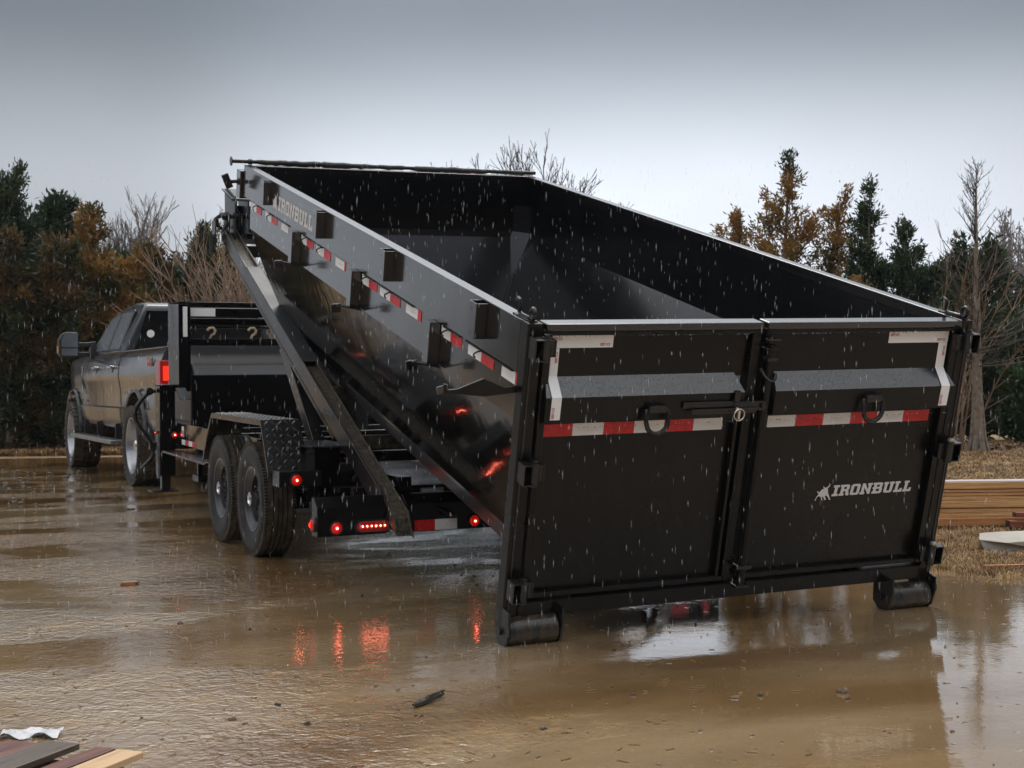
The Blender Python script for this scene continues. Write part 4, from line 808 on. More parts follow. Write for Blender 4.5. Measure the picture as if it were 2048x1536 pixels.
MB().add([(-.80, 3.40, 1.535), (.80, 3.40, 1.535), (.66, 2.66, 1.975), (-.66, 2.66, 1.975)], [(0, 1, 2, 3)]).build('windscreen', M['glass2'], K)
MB().lathe([(0, 0), (0, .045)], (-.62, .994, 1.72), 'y', 24).build('round_sticker', M['pale'], K)
MB().box(-.16, .16, .955, .985, 2.05, 2.085).build('high_brake_lamp', M['taillens'], K, bevel=.005)
# door seams, handles
for y in (1.045, 2.12, 3.22):
    b = MB(); zs = np.linspace(.63, 1.50, 14)
    vs = [];
    for z in zs: vs += [(-(zx(z) + .0015), y - .006, z), (-(zx(z) + .0015), y + .006, z)]
    b.add(vs, [(2 * i, 2 * i + 1, 2 * i + 3, 2 * i + 2) for i in range(13)]); b.build('door_seam', M['plastic'], K)
for y in (1.38, 2.42):
    o = MB().box(-1.045, -1.015, y - .11, y + .11, 1.315, 1.35).box(-1.02, -.985, y - .11, y - .08, 1.32, 1.345).box(-1.02, -.985, y + .08, y + .11, 1.32, 1.345).build('door_handle', M['chrome'], K, bevel=.008)
    MB().lathe([(-.992, 0), (-.992, .045)], (-.004, y, 1.295), 'x', 16).build('handle_recess', M['plastic'], o)
MB().tube([(-.998, 3.42, 1.36), (-1.005, 3.46, 1.20), (-.995, 3.42, 1.0)], [.012, .018, .008], 8).build('fender_vent_trim', M['chrome'], K, smooth=True)
MB().box(-.985, -.972, 3.20, 3.38, .90, .93).build('side_badge', M['chrome'], K, bevel=.003)
MB().add([(-(zx(1.0) + .003), .50, 1.12), (-(zx(1.0) + .003), .72, 1.12), (-(zx(.9) + .003), .72, .92), (-(zx(.9) + .003), .50, .92)], [(0, 1, 2, 3)]).build('fuel_door', M['truck'], K)
MB().lathe([(-.98, 0), (-.98, .02)], (-.004, .66, 1.03), 'x', 12).build('fuel_door_lock', M['plastic'], K)
# FX4 badge
polys, w_ = word('FX', 1.0, .18); k = .0125
flat('side_badge', [[[(x * k, y * k) for x, y in lp] for lp in g_] for g_ in polys], M['redprint'], K, (-.985, -.56, 1.285), (0, -1, 0), (-.10, 0, .995), .004)
polys, w2 = word('4', 1.0, .18)
flat('side_badge', [[[(x * k * 1.2, y * k) for x, y in lp] for lp in g_] for g_ in polys], M['plastic'], K, (-.985, -.77, 1.285), (0, -1, 0), (-.10, 0, .995), .004)
# tail lamps
for sx in (-1, 1):
    b = MB()
    tl = b.prism([(sx * 1.006, -1.03), (sx * 1.006, -1.235), (sx * .80, -1.235), (sx * .80, -1.2), (sx * .97, -1.2), (sx * .97, -1.03)], 1.10, 1.37, 'z').build('tail_lamp', M['taillens'], K, bevel=.008)
    MB().prism([(sx * .975, -1.242), (sx * .83, -1.242), (sx * .83, -1.236), (sx * .975, -1.236)], 1.16, 1.31, 'z').build('lit_lens', M['tailon'], tl)
MB().box(-.80, .80, -1.235, -1.221, .66, 1.48).build('tailgate', M['truck'], K, bevel=.01)
MB().box(-.98, .98, -1.36, -1.24, .62, .80).build('rear_bumper', M['alu'], K, bevel=.02)
# fender flares
for cy in (0, 4.06):
    for sx in (-1, 1):
        pts_o = arch(cy, R0 + .005, 20); P = [(sx * (1.0 + .018), y, z) for y, z in pts_o]
        MB().tube(P, .022, 6).build('arch_trim', M['truck'], K, smooth=True)
MB().box(-.90, .90, -.7, .7, .9, .945).box(-.70, -.60, -.75, .75, .5, .9).box(.60, .70, -.75, .75, .5, .9).build('wheel_housing', M['plastic'], K)
MB().box(-.70, -.60, 3.35, 4.8, .5, 1.2).box(.60, .70, 3.35, 4.8, .5, 1.2).build('wheel_housing', M['plastic'], K)
MB().box(-.50, -.38, -1.1, 4.7, .50, .66).box(.38, .50, -1.1, 4.7, .50, .66).tube([(-.9, 0, .45), (.9, 0, .45)], .06, 10).lathe([(-.15, 0), (-.12, .15), (.12, .15), (.15, 0)], (0, 0, .45), 'x', 16).build('chassis_rail', M['plastic'], K)
# step
st = MB().box(-1.12, -.97, .92, 3.72, .425, .475).build('running_board', M['alu'], K, bevel=.008)
MB().box(-1.09, -.99, 1.0, 3.6, .4755, .482).build('step_tread', M['plastic'], st)
for y in (1.2, 2.4, 3.3): MB().box(-1.0, -.92, y, y + .03, .45, .66).build('step_bracket', M['plastic'], st)
for sx in (-1, 1):
    # mirrors
    mo = MB().prism([(sx * 1.125, 1.475), (sx * 1.345, 1.475), (sx * 1.375, 1.51), (sx * 1.375, 1.70), (sx * 1.335, 1.775), (sx * 1.29, 1.80), (sx * 1.15, 1.80), (sx * 1.125, 1.77)], 2.92, 3.06, 'y').build('door_mirror', M['plastic'], K, bevel=.02, seg=3)
    MB().prism([(sx * 1.143, 1.605), (sx * 1.345, 1.605), (sx * 1.345, 1.695), (sx * 1.31, 1.765), (sx * 1.28, 1.782), (sx * 1.143, 1.782)], 2.913, 2.9195, 'y').prism([(sx * 1.143, 1.497), (sx * 1.33, 1.497), (sx * 1.345, 1.52), (sx * 1.345, 1.59), (sx * 1.143, 1.59)], 2.913, 2.9195, 'y').build('mirror_glass', M['mirrorg'], mo)
    MB().bar((sx * .92, 3.02, 1.64), (sx * 1.13, 3.0, 1.64), .06, .035, (0, 1, 0)).bar((sx * .93, 3.02, 1.515), (sx * 1.13, 3.0, 1.515), .06, .04, (0, 1, 0)).prism([(sx * .88, 1.47), (sx * .99, 1.47), (sx * .955, 1.68), (sx * .90, 1.68)], 2.96, 3.10, 'y').build('mirror_arm', M['plastic'], mo, bevel=.012)
    MB().prism([(sx * 1.370, 1.53), (sx * 1.384, 1.53), (sx * 1.384, 1.62), (sx * 1.370, 1.62)], 2.95, 3.03, 'y').build('turn_lens', M['amber'], mo)
# truck wheels
def twheel():
    w = empty('wheel'); w.parent = K; R = .445; Wd = .34
    sw = [(.035, .315), (.006, .335), (-.004, .37), (.0, .405), (.020, .425)]
    MB().lathe(sw + [(.03, .428), (Wd - .03, .428)] + [(Wd - o_, r_) for o_, r_ in reversed(sw)], (0, 0, 0), 'x', 64).build('tyre', M['rubber'], w, smooth=True)
    MB().lathe([(.012, .415), (.03, .4295), (Wd - .03, .4295), (Wd - .012, .415)], (0, 0, 0), 'x', 64).build('tread_base', M['treadmud'], w, smooth=True)
    rr = random.Random(8)
    nb = 38
    for row, (xa, xb) in enumerate(((.0, .085), (.10, .165), (.178, .242), (.255, Wd))):
        b = MB()
        for k_ in range(nb):
            a = 2 * PI * (k_ + (.5 if row % 2 else 0)) / nb; da = .062; sk = .02 * (1 if row % 2 else -1)
            rt = R + rr.uniform(-.003, .001)
            for (x0_, x1_) in ((xa, xb),):
                r_in = .424
                q = []
                for r in (r_in, rt):
                    ins = 0 if r == r_in else .004
                    q += [(x0_ + ins, r * math.cos(a - da + sk), r * math.sin(a - da + sk)), (x1_ - ins, r * math.cos(a - da - sk), r * math.sin(a - da - sk)), (x1_ - ins, r * math.cos(a + da - sk), r * math.sin(a + da - sk)), (x0_ + ins, r * math.cos(a + da + sk), r * math.sin(a + da + sk))]
                b.add(q, [(0, 3, 2, 1), (4, 5, 6, 7), (0, 1, 5, 4), (1, 2, 6, 5), (2, 3, 7, 6), (3, 0, 4, 7)])
            if row in (0, 3):  # side lugs
                x_ = -.006 if row == 0 else Wd + .006; xx = .02 if row == 0 else Wd - .02
                q = []
                for r in (.392, .442):
                    for (xq, aq) in ((x_, -da * .8), (xx, -da * .8), (xx, da * .8), (x_, da * .8)): q.append((xq if r > .4 else (x_ * .5 + xx * .5), r * math.cos(a + aq), r * math.sin(a + aq)))
                b.add(q, [(0, 3, 2, 1), (4, 5, 6, 7), (0, 1, 5, 4), (1, 2, 6, 5), (2, 3, 7, 6), (3, 0, 4, 7)])
        b.build('tread_blocks', M['mudblock'], w, kind='stuff')
    rim = MB().lathe([(.030, .318), (.012, .316), (.014, .298), (.05, .285), (.12, .275), (.145, .262), (.15, .24)], (0, 0, 0), 'x', 56).build('alloy_rim', M['rim'], w, smooth=True)
    b = MB()
    for k_ in range(8):
        a = 2 * PI * k_ / 8; b.bar((.10, .05 * math.cos(a), .05 * math.sin(a)), (.125, .272 * math.cos(a), .272 * math.sin(a)), .055, .03, (math.cos(a + PI / 2) * 0 + 1, 0, 0))
    b.build('spokes', M['rim'], rim)
    MB().lathe([(.17, .24), (.17, .0)], (0, 0, 0), 'x', 30).build('brake_disc', M['steelrim'], rim)
    MB().lathe([(.15, .07), (.06, .065), (.045, .05), (.045, 0)], (0, 0, 0), 'x', 24).build('hub_cap', M['chrome'], rim, smooth=True)
    return w
tw = twheel(); tw.location = (-1.07, 0, .445)
copy_tree(tw, K, (-1.07, 4.06, .445))
for y in (0, 4.06): c = copy_tree(tw, K, (1.07, y, .445)); c.scale = (-1, 1, 1)

# ================================================================== VEGETATION
def cedar(label, px, D, h, rad, m, seed, group='cedars around the lot', lean=(0, 0), leaf=.11, dens=1.0, low=.06, prof=.8, cat='tree', up=.55, trunk=True, name='cedar_tree', wdt=.32, xy=None):
    rs = np.random.RandomState(seed); x, y = place(px, D) if xy is None else xy
    o = empty(name, label, cat, (x, y, 0), group)
    ln = np.array(lean)
    def axis(t): return np.stack([ln[0] * t ** 1.5, ln[1] * t ** 1.5, t * h], -1)
    P = axis(np.linspace(0, 1, 9)); r0 = h * .018
    MB().tube([tuple(p) for p in P], [r0 * (1 - .93 * i / 8) for i in range(9)], 7).build('trunk', M['bark'], o, smooth=True)
    nb = int(h * 15 * dens); V = []; 
    T0 = low + (1 - low) * rs.uniform(0, 1, nb) ** 1.15; az = rs.uniform(0, 2 * PI, nb)
    # a few dominant leaders make the outline uneven
    dom = rs.uniform(.42, 1.15, nb); dom[rs.rand(nb) < .10] *= 1.4
    Ls = rad * ((1 - T0) ** prof * .985 + .015) * np.minimum(1, (T0 + .25)) * dom + .04
    el = np.clip(up + .5 * T0 + rs.normal(0, .18, nb), -.1, 1.35)
    base = axis(T0)
    d = np.stack([np.cos(az) * np.cos(el), np.sin(az) * np.cos(el), np.sin(el)], -1)
    bb = MB()
    for i in range(0, nb, 2):
        p0 = base[i]; p1 = p0 + d[i] * Ls[i] * .55; p2 = p0 + d[i] * Ls[i] * .95 + np.array([0, 0, .06 * Ls[i]])
        bb.tube([tuple(p0), tuple(p1), tuple(p2)], [.014 * h / 8 + .006, .009, .003], 3, False)
    bb.build('limbs', M['bark'], o, kind='stuff')
    sprays = np.maximum(2, (Ls * 30 * dens).astype(int)); idx = np.repeat(np.arange(nb), sprays)
    s = rs.uniform(.12, 1.0, len(idx)) ** .75
    c = base[idx] + d[idx] * (Ls[idx] * s)[:, None]; c[:, 2] += .10 * Ls[idx] * s ** 2
    c += rs.normal(0, 1, c.shape) * (.018 + .15 * (1 - s) * Ls[idx])[:, None] * np.array([.9, .9, .55])
    k = 11; ii = np.repeat(np.arange(len(c)), k); cc = c[ii]; dd = d[idx][ii]
    dirv = dd * .9 + rs.normal(0, .62, cc.shape) + np.array([0, 0, .10]); dirv /= np.linalg.norm(dirv, axis=1)[:, None]
    start = cc + rs.normal(0, leaf * .55, cc.shape); ll = leaf * rs.uniform(.5, 1.5, len(cc))
    side = np.cross(dirv, rs.normal(0, 1, cc.shape)); side /= np.linalg.norm(side, axis=1)[:, None]; wv = ll * wdt
    a = start; b_ = start + dirv * (ll * .5)[:, None] + side * (wv * .5)[:, None]; e = start + dirv * ll[:, None]; f_ = start + dirv * (ll * .45)[:, None] - side * (wv * .5)[:, None]
    vs = np.stack([a, b_, e, f_], 1).reshape(-1, 3); fs = np.arange(len(vs)).reshape(-1, 4)
    vs[:, 2] = np.maximum(vs[:, 2], .02)
    fastmesh('crown', vs, fs, m, o, kind='stuff')
    return o
def bare(label, px, D, h, m, seed, group, spread=.5, r0=.10, depth=6, name='bare_tree', cat='tree', split=3, first=.32, nseg=3, droop=0, xy=None, lenk=.70, minr=.004):
    rs = random.Random(seed); x, y = place(px, D) if xy is None else xy
    o = empty(name, label, cat, (x, y, 0), group); tr = MB(); tw_ = MB()
    def grow(p, d, ln, r, k):
        pts = [p]; q = p.copy(); dd = d.copy()
        for i in range(nseg):
            dd = (dd + Vector((rs.uniform(-1, 1), rs.uniform(-1, 1), rs.uniform(-.6, 1) - droop * k * .1)) * .16).normalized(); q = q + dd * ln / nseg; pts.append(q.copy())
        rr_ = [max(minr, r * (1 - .45 * i / nseg)) for i in range(nseg + 1)]
        (tr if k < 2 else tw_).tube(pts, rr_, 5 if k < 2 else 3, False)
        if k >= depth: return
        n_ = split if k else split + 1
        for i in range(n_):
            t = rs.uniform(.35, 1) if i else 1; seg = min(nseg - 1, int(t * nseg)); f = t * nseg - seg; pp = pts[seg].lerp(pts[seg + 1], min(1, f))
            side = Vector((rs.gauss(0, 1), rs.gauss(0, 1), rs.gauss(0, .35))); side = (side - dd * side.dot(dd)).normalized()
            nd = (dd + side * (spread * rs.uniform(.6, 1.3) if i else spread * .35) + Vector((0, 0, .14))).normalized()
            grow(pp, nd, ln * lenk * rs.uniform(.75, 1.15), r * (.55 if i else .66), k + 1)
    grow(Vector((0, 0, 0)), Vector((rs.uniform(-.06, .06), rs.uniform(-.06, .06), 1)).normalized(), h * first, r0, 0)
    tr.build('trunk', m, o, smooth=True); tw_.build('crown', m, o)
    return o
GL = 'cedars behind the truck'
LC = [  # label, px, depth, height, radius, material, seed, lean
 ('tall dark green cedar cut by the left picture edge', -8, 23.6, 4.6, 2.0, 'green', 11, (.1, 0)),
 ('dark green cedar with a broad ragged top, second from the left edge', 72, 24.6, 4.35, 1.6, 'green', 12, (.45, .1)),
 ('low rust-brown cedar at the far left edge, under the tall green one', 18, 22.9, 3.5, 1.7, 'rustd', 13, (0, 0)),
 ('rust-brown cedar with a pointed top above the pickup bonnet', 186, 24.2, 4.05, 1.45, 'rust', 14, (.05, 0)),
 ('dense green cedar with rusty tips beside the pickup mirror', 120, 23.1, 3.4, 1.5, 'rustd', 15, (0, 0)),
 ('rust-brown cedar directly above the pickup cab', 262, 23.8, 3.4, 1.25, 'rust', 16, (.2, 0)),
 ('green-brown cedar between the pickup cab and the bare bush', 318, 24.6, 3.35, 1.2, 'rustd', 17, (0, 0)),
 ('green cedar standing behind the tan bare bush', 395, 25.5, 3.85, 1.15, 'green', 18, (.12, 0)),
 ('small green cedar left of the winch tower', 452, 26, 3.6, 1.2, 'green', 19, (.2, 0)),
]
for lab, px, D_, h_, r_, m_, sd_, ln_ in LC: cedar(lab, px, D_, h_, r_, M[m_], sd_, GL, ln_, leaf=.095, dens=1.6, low=.01, prof=.62)
for i, (px, D_, h_, m_) in enumerate(((55, 26.5, 3.9, 'green'), (150, 27, 3.7, 'rustd'), (240, 26.5, 3.3, 'green'), (350, 27.5, 3.1, 'green'), (520, 27.5, 2.9, 'green'), (600, 27.5, 2.9, 'green'))):
    cedar('dark cedar in the second row, %s' % ('behind the tall cedars at the left edge', 'behind the rust-brown cedars', 'behind the pickup cab', 'behind the bare bush', 'behind the hoist frame', 'hidden behind the dumpster side')[i], px, D_, h_, 1.7, M[m_], 40 + i, GL, leaf=.14, dens=1.1, low=.0, prof=.5)
for i, (px, D_, h_, sd_) in enumerate(((238, 33, 5.4, 21), (292, 33, 5.15, 22), (330, 34, 4.95, 27), (120, 34, 5.6, 23))):
    bare(('grey bare tree rising left of the gap above the pickup cab', 'grey bare tree in the gap above the pickup cab', 'grey bare tree right of the gap, nearest the winch', 'grey bare tree showing between the tall dark cedar and the rust one')[i], px, D_, h_ * 1.12, M['twig'], sd_, 'bare trees behind the cedars', .42, .085, 6, minr=.006)
# bare tan bush behind the hoist
def bush(label, px, D_, h, m, seed, n=34, spread=1.2, group=None):
    rs = random.Random(seed); x, y = place(px, D_); o = empty('bare_bush', label, 'bush', (x, y, 0), group); b = MB()
    for i in range(n):
        a = rs.uniform(0, 2 * PI); e = rs.uniform(.15, spread); ln = h * rs.uniform(.75, 1.15)
        d0 = Vector((math.cos(a) * e * .35, math.sin(a) * e * .35, 1)).normalized(); pts = [Vector((rs.uniform(-.3, .3), rs.uniform(-.3, .3), 0))]; dd = d0.copy()
        for j in range(6):
            dd = (dd + Vector((math.cos(a), math.sin(a), 0)) * .10 * e + Vector((rs.uniform(-1, 1), rs.uniform(-1, 1), rs.uniform(-1, 1))) * .07).normalized(); pts.append(pts[-1] + dd * ln / 6)
        b.tube(pts, [.016 * (1 - .8 * j / 6) + .003 for j in range(7)], 4, False)
        for j in range(1, 7):
            for q in range(3):
                sd2 = (dd + Vector((rs.uniform(-1, 1), rs.uniform(-1, 1), rs.uniform(-.4, .9))) * .8).normalized(); p = pts[j]; L2 = ln * rs.uniform(.08, .22)
                p2 = p + sd2 * L2 * .5 + Vector((0, 0, .02)); p3 = p2 + (sd2 + Vector((rs.uniform(-.4, .4), rs.uniform(-.4, .4), .2))).normalized() * L2 * .5
                b.tube([p, p2, p3], [.007, .005, .003], 3, False)
                if rs.random() < .6: b.tube([p2, p2 + (sd2 + Vector((rs.uniform(-1, 1), rs.uniform(-1, 1), .3))).normalized() * L2 * .5], [.004, .003], 3, False)
    b.build('canes', m, o); return o
bush('tan bare bush with arching canes behind the trailer bulkhead', 478, 20.3, 2.85, M['twigtan'], 31, 46, .65, 'bare bushes behind the trailer')
bush('pinkish bare bush left of the winch tower', 425, 21.2, 2.1, M['twigtan'], 32, 12, .5, 'bare bushes behind the trailer')
bush('tan bare bush seen through the top of the hoist frame', 548, 21.5, 3.3, M['twigtan'], 33, 34, 1.4, 'bare bushes behind the trailer')
# bare trees over the dumpster
for i, (px, D_, h_, sd_, r_) in enumerate(((1000, 30, 5.75, 51, .07), (1060, 31, 6.1, 52, .08), (1115, 30, 6.0, 58, .08), (1160, 31, 5.6, 54, .07), (1205, 30, 5.3, 55, .06), (895, 33, 5.55, 56, .05), (935, 33, 5.1, 57, .05))):
    bare(('bare tree over the dumpster front corner, leftmost of the close cluster', 'dark bare tree just left of the dumpster front corner', 'tallest bare tree over the dumpster front corner', 'bare tree over the dumpster rail, right of the tallest', 'spreading bare tree at the right end of the cluster', 'small bare tree top over the front rail, left of the cluster', 'faint bare tree top between the small one and the cluster')[i], px, D_, h_ * 1.15, M['twigdark'], sd_, 'bare trees beyond the dumpster', .42, r_, 6, minr=.006)
GR = 'trees right of the dumpster'
cedar('tall rust-brown cedar with a thin crooked top above the dumpster rail', 1556, 21.0, 4.52, 3.5, M['rust'], 61, GR, (.2, -.1), leaf=.07, dens=1.35, prof=1.45, up=.42, wdt=.30)
cedar('rust-brown cedar leader leaning right of the tall rusty one', 1605, 21.3, 3.95, 2.1, M['rust'], 62, GR, (.62, -.3), leaf=.07, dens=1.3, prof=1.3, wdt=.30)
cedar('short rust-brown cedar left of the tall rusty one', 1492, 21.2, 3.6, 2.4, M['rust'], 63, GR, (-.15, 0), leaf=.07, dens=1.4, prof=1.3, wdt=.30)
cedar('slim dark green cedar with a spire top', 1730, 22.5, 4.22, 2.7, M['green'], 64, GR, (.1, -.05), leaf=.08, dens=1.7, prof=1.5)
cedar('dark green cedar behind the right end of the dumpster rail', 1812, 22.5, 3.62, 3.0, M['green'], 65, GR, (0, 0), leaf=.08, dens=1.7, prof=1.35)
cedar('low green cedar with an orange tinge below the spire cedar', 1700, 21.6, 2.55, .8, M['rust'], 66, GR, (0, 0), leaf=.10, dens=1.1, prof=.6)
cedar('dark cedar behind the dumpster top right corner', 1880, 23.0, 2.75, 1.35, M['green'], 67, GR, (.2, 0), leaf=.12, dens=1.2, prof=.6, low=.0)
cedar('dark green cedar right behind the bare straight trunk', 1948, 23.4, 2.9, 1.9, M['green'], 68, GR, (0, 0), leaf=.12, dens=1.4, prof=.5, low=.0)
cedar('low dark green evergreen at the right picture edge', 2035, 24.0, 1.75, 1.1, M['green'], 69, GR, (0, 0), leaf=.12, dens=1.6, prof=.45, low=.0)
cedar('low bright green shrub at the right edge, near the lumber', 2055, 22.0, 1.0, .75, M['green2'], 70, GR, (0, 0), leaf=.09, dens=3.0, prof=.4, low=.0, cat='shrub', name='evergreen_shrub', wdt=.6)
# straight bare cypress
def cypress():
    rs = random.Random(77); x, y = place(1955, 19.6); o = empty('bare_cypress', 'straight bare conifer trunk with fine upswept twigs right of the dumpster', 'tree', (x, y, 0), GR); b = MB(); h = 4.07
    b.tube([(0, 0, -.02), (.01, 0, .12), (0, 0, .4), (-.01, 0, 1.2), (0, .0, 2.2), (.0, 0, 3.3), (.01, 0, h)], [.15, .105, .085, .068, .044, .020, .003], 14)
    for a in np.linspace(0, 2 * PI, 8)[:-1]: b.tube([(math.cos(a) * .15, math.sin(a) * .15, -.02), (math.cos(a) * .085, math.sin(a) * .085, .25), (math.cos(a) * .05, math.sin(a) * .05, .9)], [.05, .035, .015], 6)
    b.build('trunk', M['bark'], o, smooth=True); b = MB()
    for i in range(105):
        t = rs.uniform(.30, .99); z = t * h; a = rs.uniform(0, 2 * PI); ln = (1.28 * (1 - t) ** .75 + .10) * rs.uniform(.55, 1.1); e = rs.uniform(.35, .75) + (.35 if t > .7 else 0) - (.35 if t < .45 else 0)
        d = Vector((math.cos(a) * math.cos(e), math.sin(a) * math.cos(e), math.sin(e))); p = Vector((0, 0, z)); pts = [p]
        for j in range(5): d = (d + Vector((rs.uniform(-1, 1), rs.uniform(-1, 1), rs.uniform(-.5, 1.1))) * .11).normalized(); p = p + d * ln / 5; pts.append(p)
        b.tube(pts, [.008 * (1 - t) + .0045 - .0006 * j for j in range(6)], 4, False)
        for j in range(1, 6):
            for q in range(2):
                d2 = (d + Vector((rs.uniform(-1, 1), rs.uniform(-1, 1), rs.uniform(-.3, .6))) * .8).normalized(); L2 = ln * rs.uniform(.12, .34); m_ = pts[j] + d2 * L2 * .5
                b.tube([pts[j], m_, m_ + (d2 + Vector((0, 0, .35))).normalized() * L2 * .5], [.0034, .0028, .002], 3, False)
    b.build('crown', M['twigdark'], o)
cypress()
for i, (px, D_, h_, sd_) in enumerate(((1905, 20.6, 2.3, 81), (1855, 21, 2.6, 82))):
    bush(('tan leafless brush left of the straight bare trunk', 'tan leafless brush over the dumpster top right corner')[i], px, D_, h_, M['twigtan'], sd_, 9, 1.2, 'leafless brush right of the dumpster')
# far woods fading in the rain (one mass)
def far_wood(name, spots, m, seed, hh=(7.5, 9.5), lab=None):
    rs = random.Random(seed); b = MB()
    for x, y in spots:
        h = rs.uniform(*hh); p = Vector((x, y, 0)); b.tube([p, p + Vector((rs.uniform(-.2, .2), rs.uniform(-.2, .2), h * .5)), p + Vector((rs.uniform(-.5, .5), rs.uniform(-.5, .5), h))], [.25, .16, .03], 4, False)
        for i in range(34):
            t = rs.uniform(.18, .98); q = p + Vector((0, 0, h * t)); a = rs.uniform(0, 2 * PI); L2 = h * .30 * (1.1 - t) * rs.uniform(.6, 1.2); e = rs.uniform(.5, 1.1)
            d = Vector((math.cos(a) * math.cos(e), math.sin(a) * math.cos(e), math.sin(e))); m_ = q + d * L2 * .5; b.tube([q, m_, m_ + (d + Vector((rs.uniform(-.5, .5), rs.uniform(-.5, .5), .3))).normalized() * L2 * .6], [.06, .04, .02], 3, False)
            for w_ in range(2):
                d3 = (d + Vector((rs.uniform(-1, 1), rs.uniform(-1, 1), rs.uniform(0, .8)))).normalized(); b.tube([m_, m_ + d3 * L2 * .5], [.035, .018], 3, False)
    o = b.build(name, m, kind='stuff'); props(o, lab, 'woodland')
rs = random.Random(91)
spots = [place(rs.uniform(1975, 2400), rs.uniform(110, 135)) for _ in range(110)]
far_wood('bare_woods', spots, M['twig'], 92, (12.5, 16.0), 'misty grey leafless woods beyond the right-hand trees')
def dark_wood(name, spots, m, seed, lab, leaf=.45):
    rs_ = np.random.RandomState(seed); V = []
    for x, y, h in spots:
        n = 900; t = rs_.uniform(0, 1, n); r = 1.9 * (1 - t) ** .6 * rs_.uniform(.3, 1, n) ** .5 + .1; a = rs_.uniform(0, 2 * PI, n)
        c = np.stack([x + r * np.cos(a), y + r * np.sin(a), t * h], -1); d = rs_.normal(0, 1, c.shape); d /= np.linalg.norm(d, axis=1)[:, None]; e = np.cross(d, rs_.normal(0, 1, c.shape)); e /= np.linalg.norm(e, axis=1)[:, None]
        ll = leaf * rs_.uniform(.5, 1.3, n)[:, None]; V.append(np.stack([c, c + d * ll * .5 + e * ll * .22, c + d * ll, c + d * ll * .5 - e * ll * .22], 1).reshape(-1, 3))
    vs = np.concatenate(V); vs[:, 2] = np.maximum(vs[:, 2], .01); fastmesh(name, vs, np.arange(len(vs)).reshape(-1, 4), m, kind='stuff', label=lab, cat='woodland')
rs = random.Random(95)
sp = [(*place(rs.uniform(-100, 2300), rs.uniform(30, 36)), rs.uniform(1.9, 2.6)) for _ in range(70)]
dark_wood('hedgerow', sp, M['green'], 96, 'low dark evergreen hedgerow behind the lot')
# woods round the rest of the lot (they show in the glossy steel)
sp = []
for i in range(195):
    a = rs.uniform(math.radians(113), math.radians(396)); R_ = rs.uniform(34, 42); sp.append((R_ * math.cos(a) + 2, R_ * math.sin(a) + 6, rs.uniform(3.5, 6)))
dark_wood('surrounding_woods', sp, M['rustd'], 97, 'mixed cedar woods enclosing the lot, mirrored in the wet steel', .6)

# ------------------------------------------------------------------ grass, litter, debris
def blades(name, area, n, seed, lab, hmin=.03, hmax=.09, wd=.0035, m='blade'):
    rs = np.random.RandomState(seed); xy = area(rs, n); n = len(xy); a = rs.uniform(0, 2 * PI, n); h = rs.uniform(hmin, hmax, n); ln = rs.uniform(.3, 1.6, n) * h
    p0 = np.column_stack([xy, np.zeros(n)]); dr = np.column_stack([np.cos(a), np.sin(a), np.zeros(n)]); sd_ = np.column_stack([-np.sin(a), np.cos(a), np.zeros(n)]) * wd
    p1 = p0 + dr * (ln * .4)[:, None] + np.array([0, 0, 1]) * (h * .7)[:, None]; p2 = p0 + dr * ln[:, None] + np.array([0, 0, 1]) * (h * rs.uniform(.5, 1.0, n))[:, None]
    vs = np.stack([p0 - sd_, p0 + sd_, p1 + sd_ * .8, p1 - sd_ * .8, p2], 1).reshape(-1, 3); b = np.arange(n)[:, None] * 5
    fs = np.concatenate([np.concatenate([b + 0, b + 1, b + 2], 1), np.concatenate([b + 0, b + 2, b + 3], 1), np.concatenate([b + 3, b + 2, b + 4], 1)])
    return fastmesh(name, vs, fs, M[m], kind='stuff', label=lab, cat='grass')
edge = [(6.6, 4.7), (5.95, 5.45), (5.72, 5.95), (5.70, 6.45), (5.62, 7.2), (5.7, 9.0)]
def inside(xy, poly):
    x, y = xy[:, 0], xy[:, 1]; r = np.zeros(len(x), bool); j = len(poly) - 1
    for i in range(len(poly)):
        xi, yi = poly[i]; xj, yj = poly[j]; c = ((yi > y) != (yj > y)) & (x < (xj - xi) * (y - yi) / (yj - yi + 1e-9) + xi); r ^= c; j = i
    return r
def near_area(rs, n):
    xy = np.column_stack([rs.uniform(5.4, 10.5, n), rs.uniform(4.6, 11.5, n)]); jit = xy + rs.normal(0, .05, xy.shape)
    return xy[~inside(jit, lot)]
blades('dry_grass', near_area, 150000, 5, 'matted dead tan grass bordering the mud on the right', .012, .060, .003)
def far_area(rs, n):
    px = rs.uniform(1780, 2150, n); D_ = rs.uniform(11.5, 22, n) ; t = (px - 1024) / 2803.46
    return np.column_stack([(CF.x + CR.x * t) * D_, (CF.y + CR.y * t) * D_])
blades('field_grass', far_area, 70000, 6, 'tan dead grass strip beyond the lumber stack', .04, .11, .008)
def left_area(rs, n):
    px = rs.uniform(-60, 700, n); D_ = rs.uniform(22.0, 25.5, n); t = (px - 1024) / 2803.46
    return np.column_stack([(CF.x + CR.x * t) * D_, (CF.y + CR.y * t) * D_])
def left2(rs, n):
    xy = left_area(rs, n); return xy[~inside(xy + rs.normal(0, .1, xy.shape), lot)]
blades('verge_grass', left2, 60000, 7, 'tan dead grass verge at the foot of the left-hand cedars', .04, .12, .010)
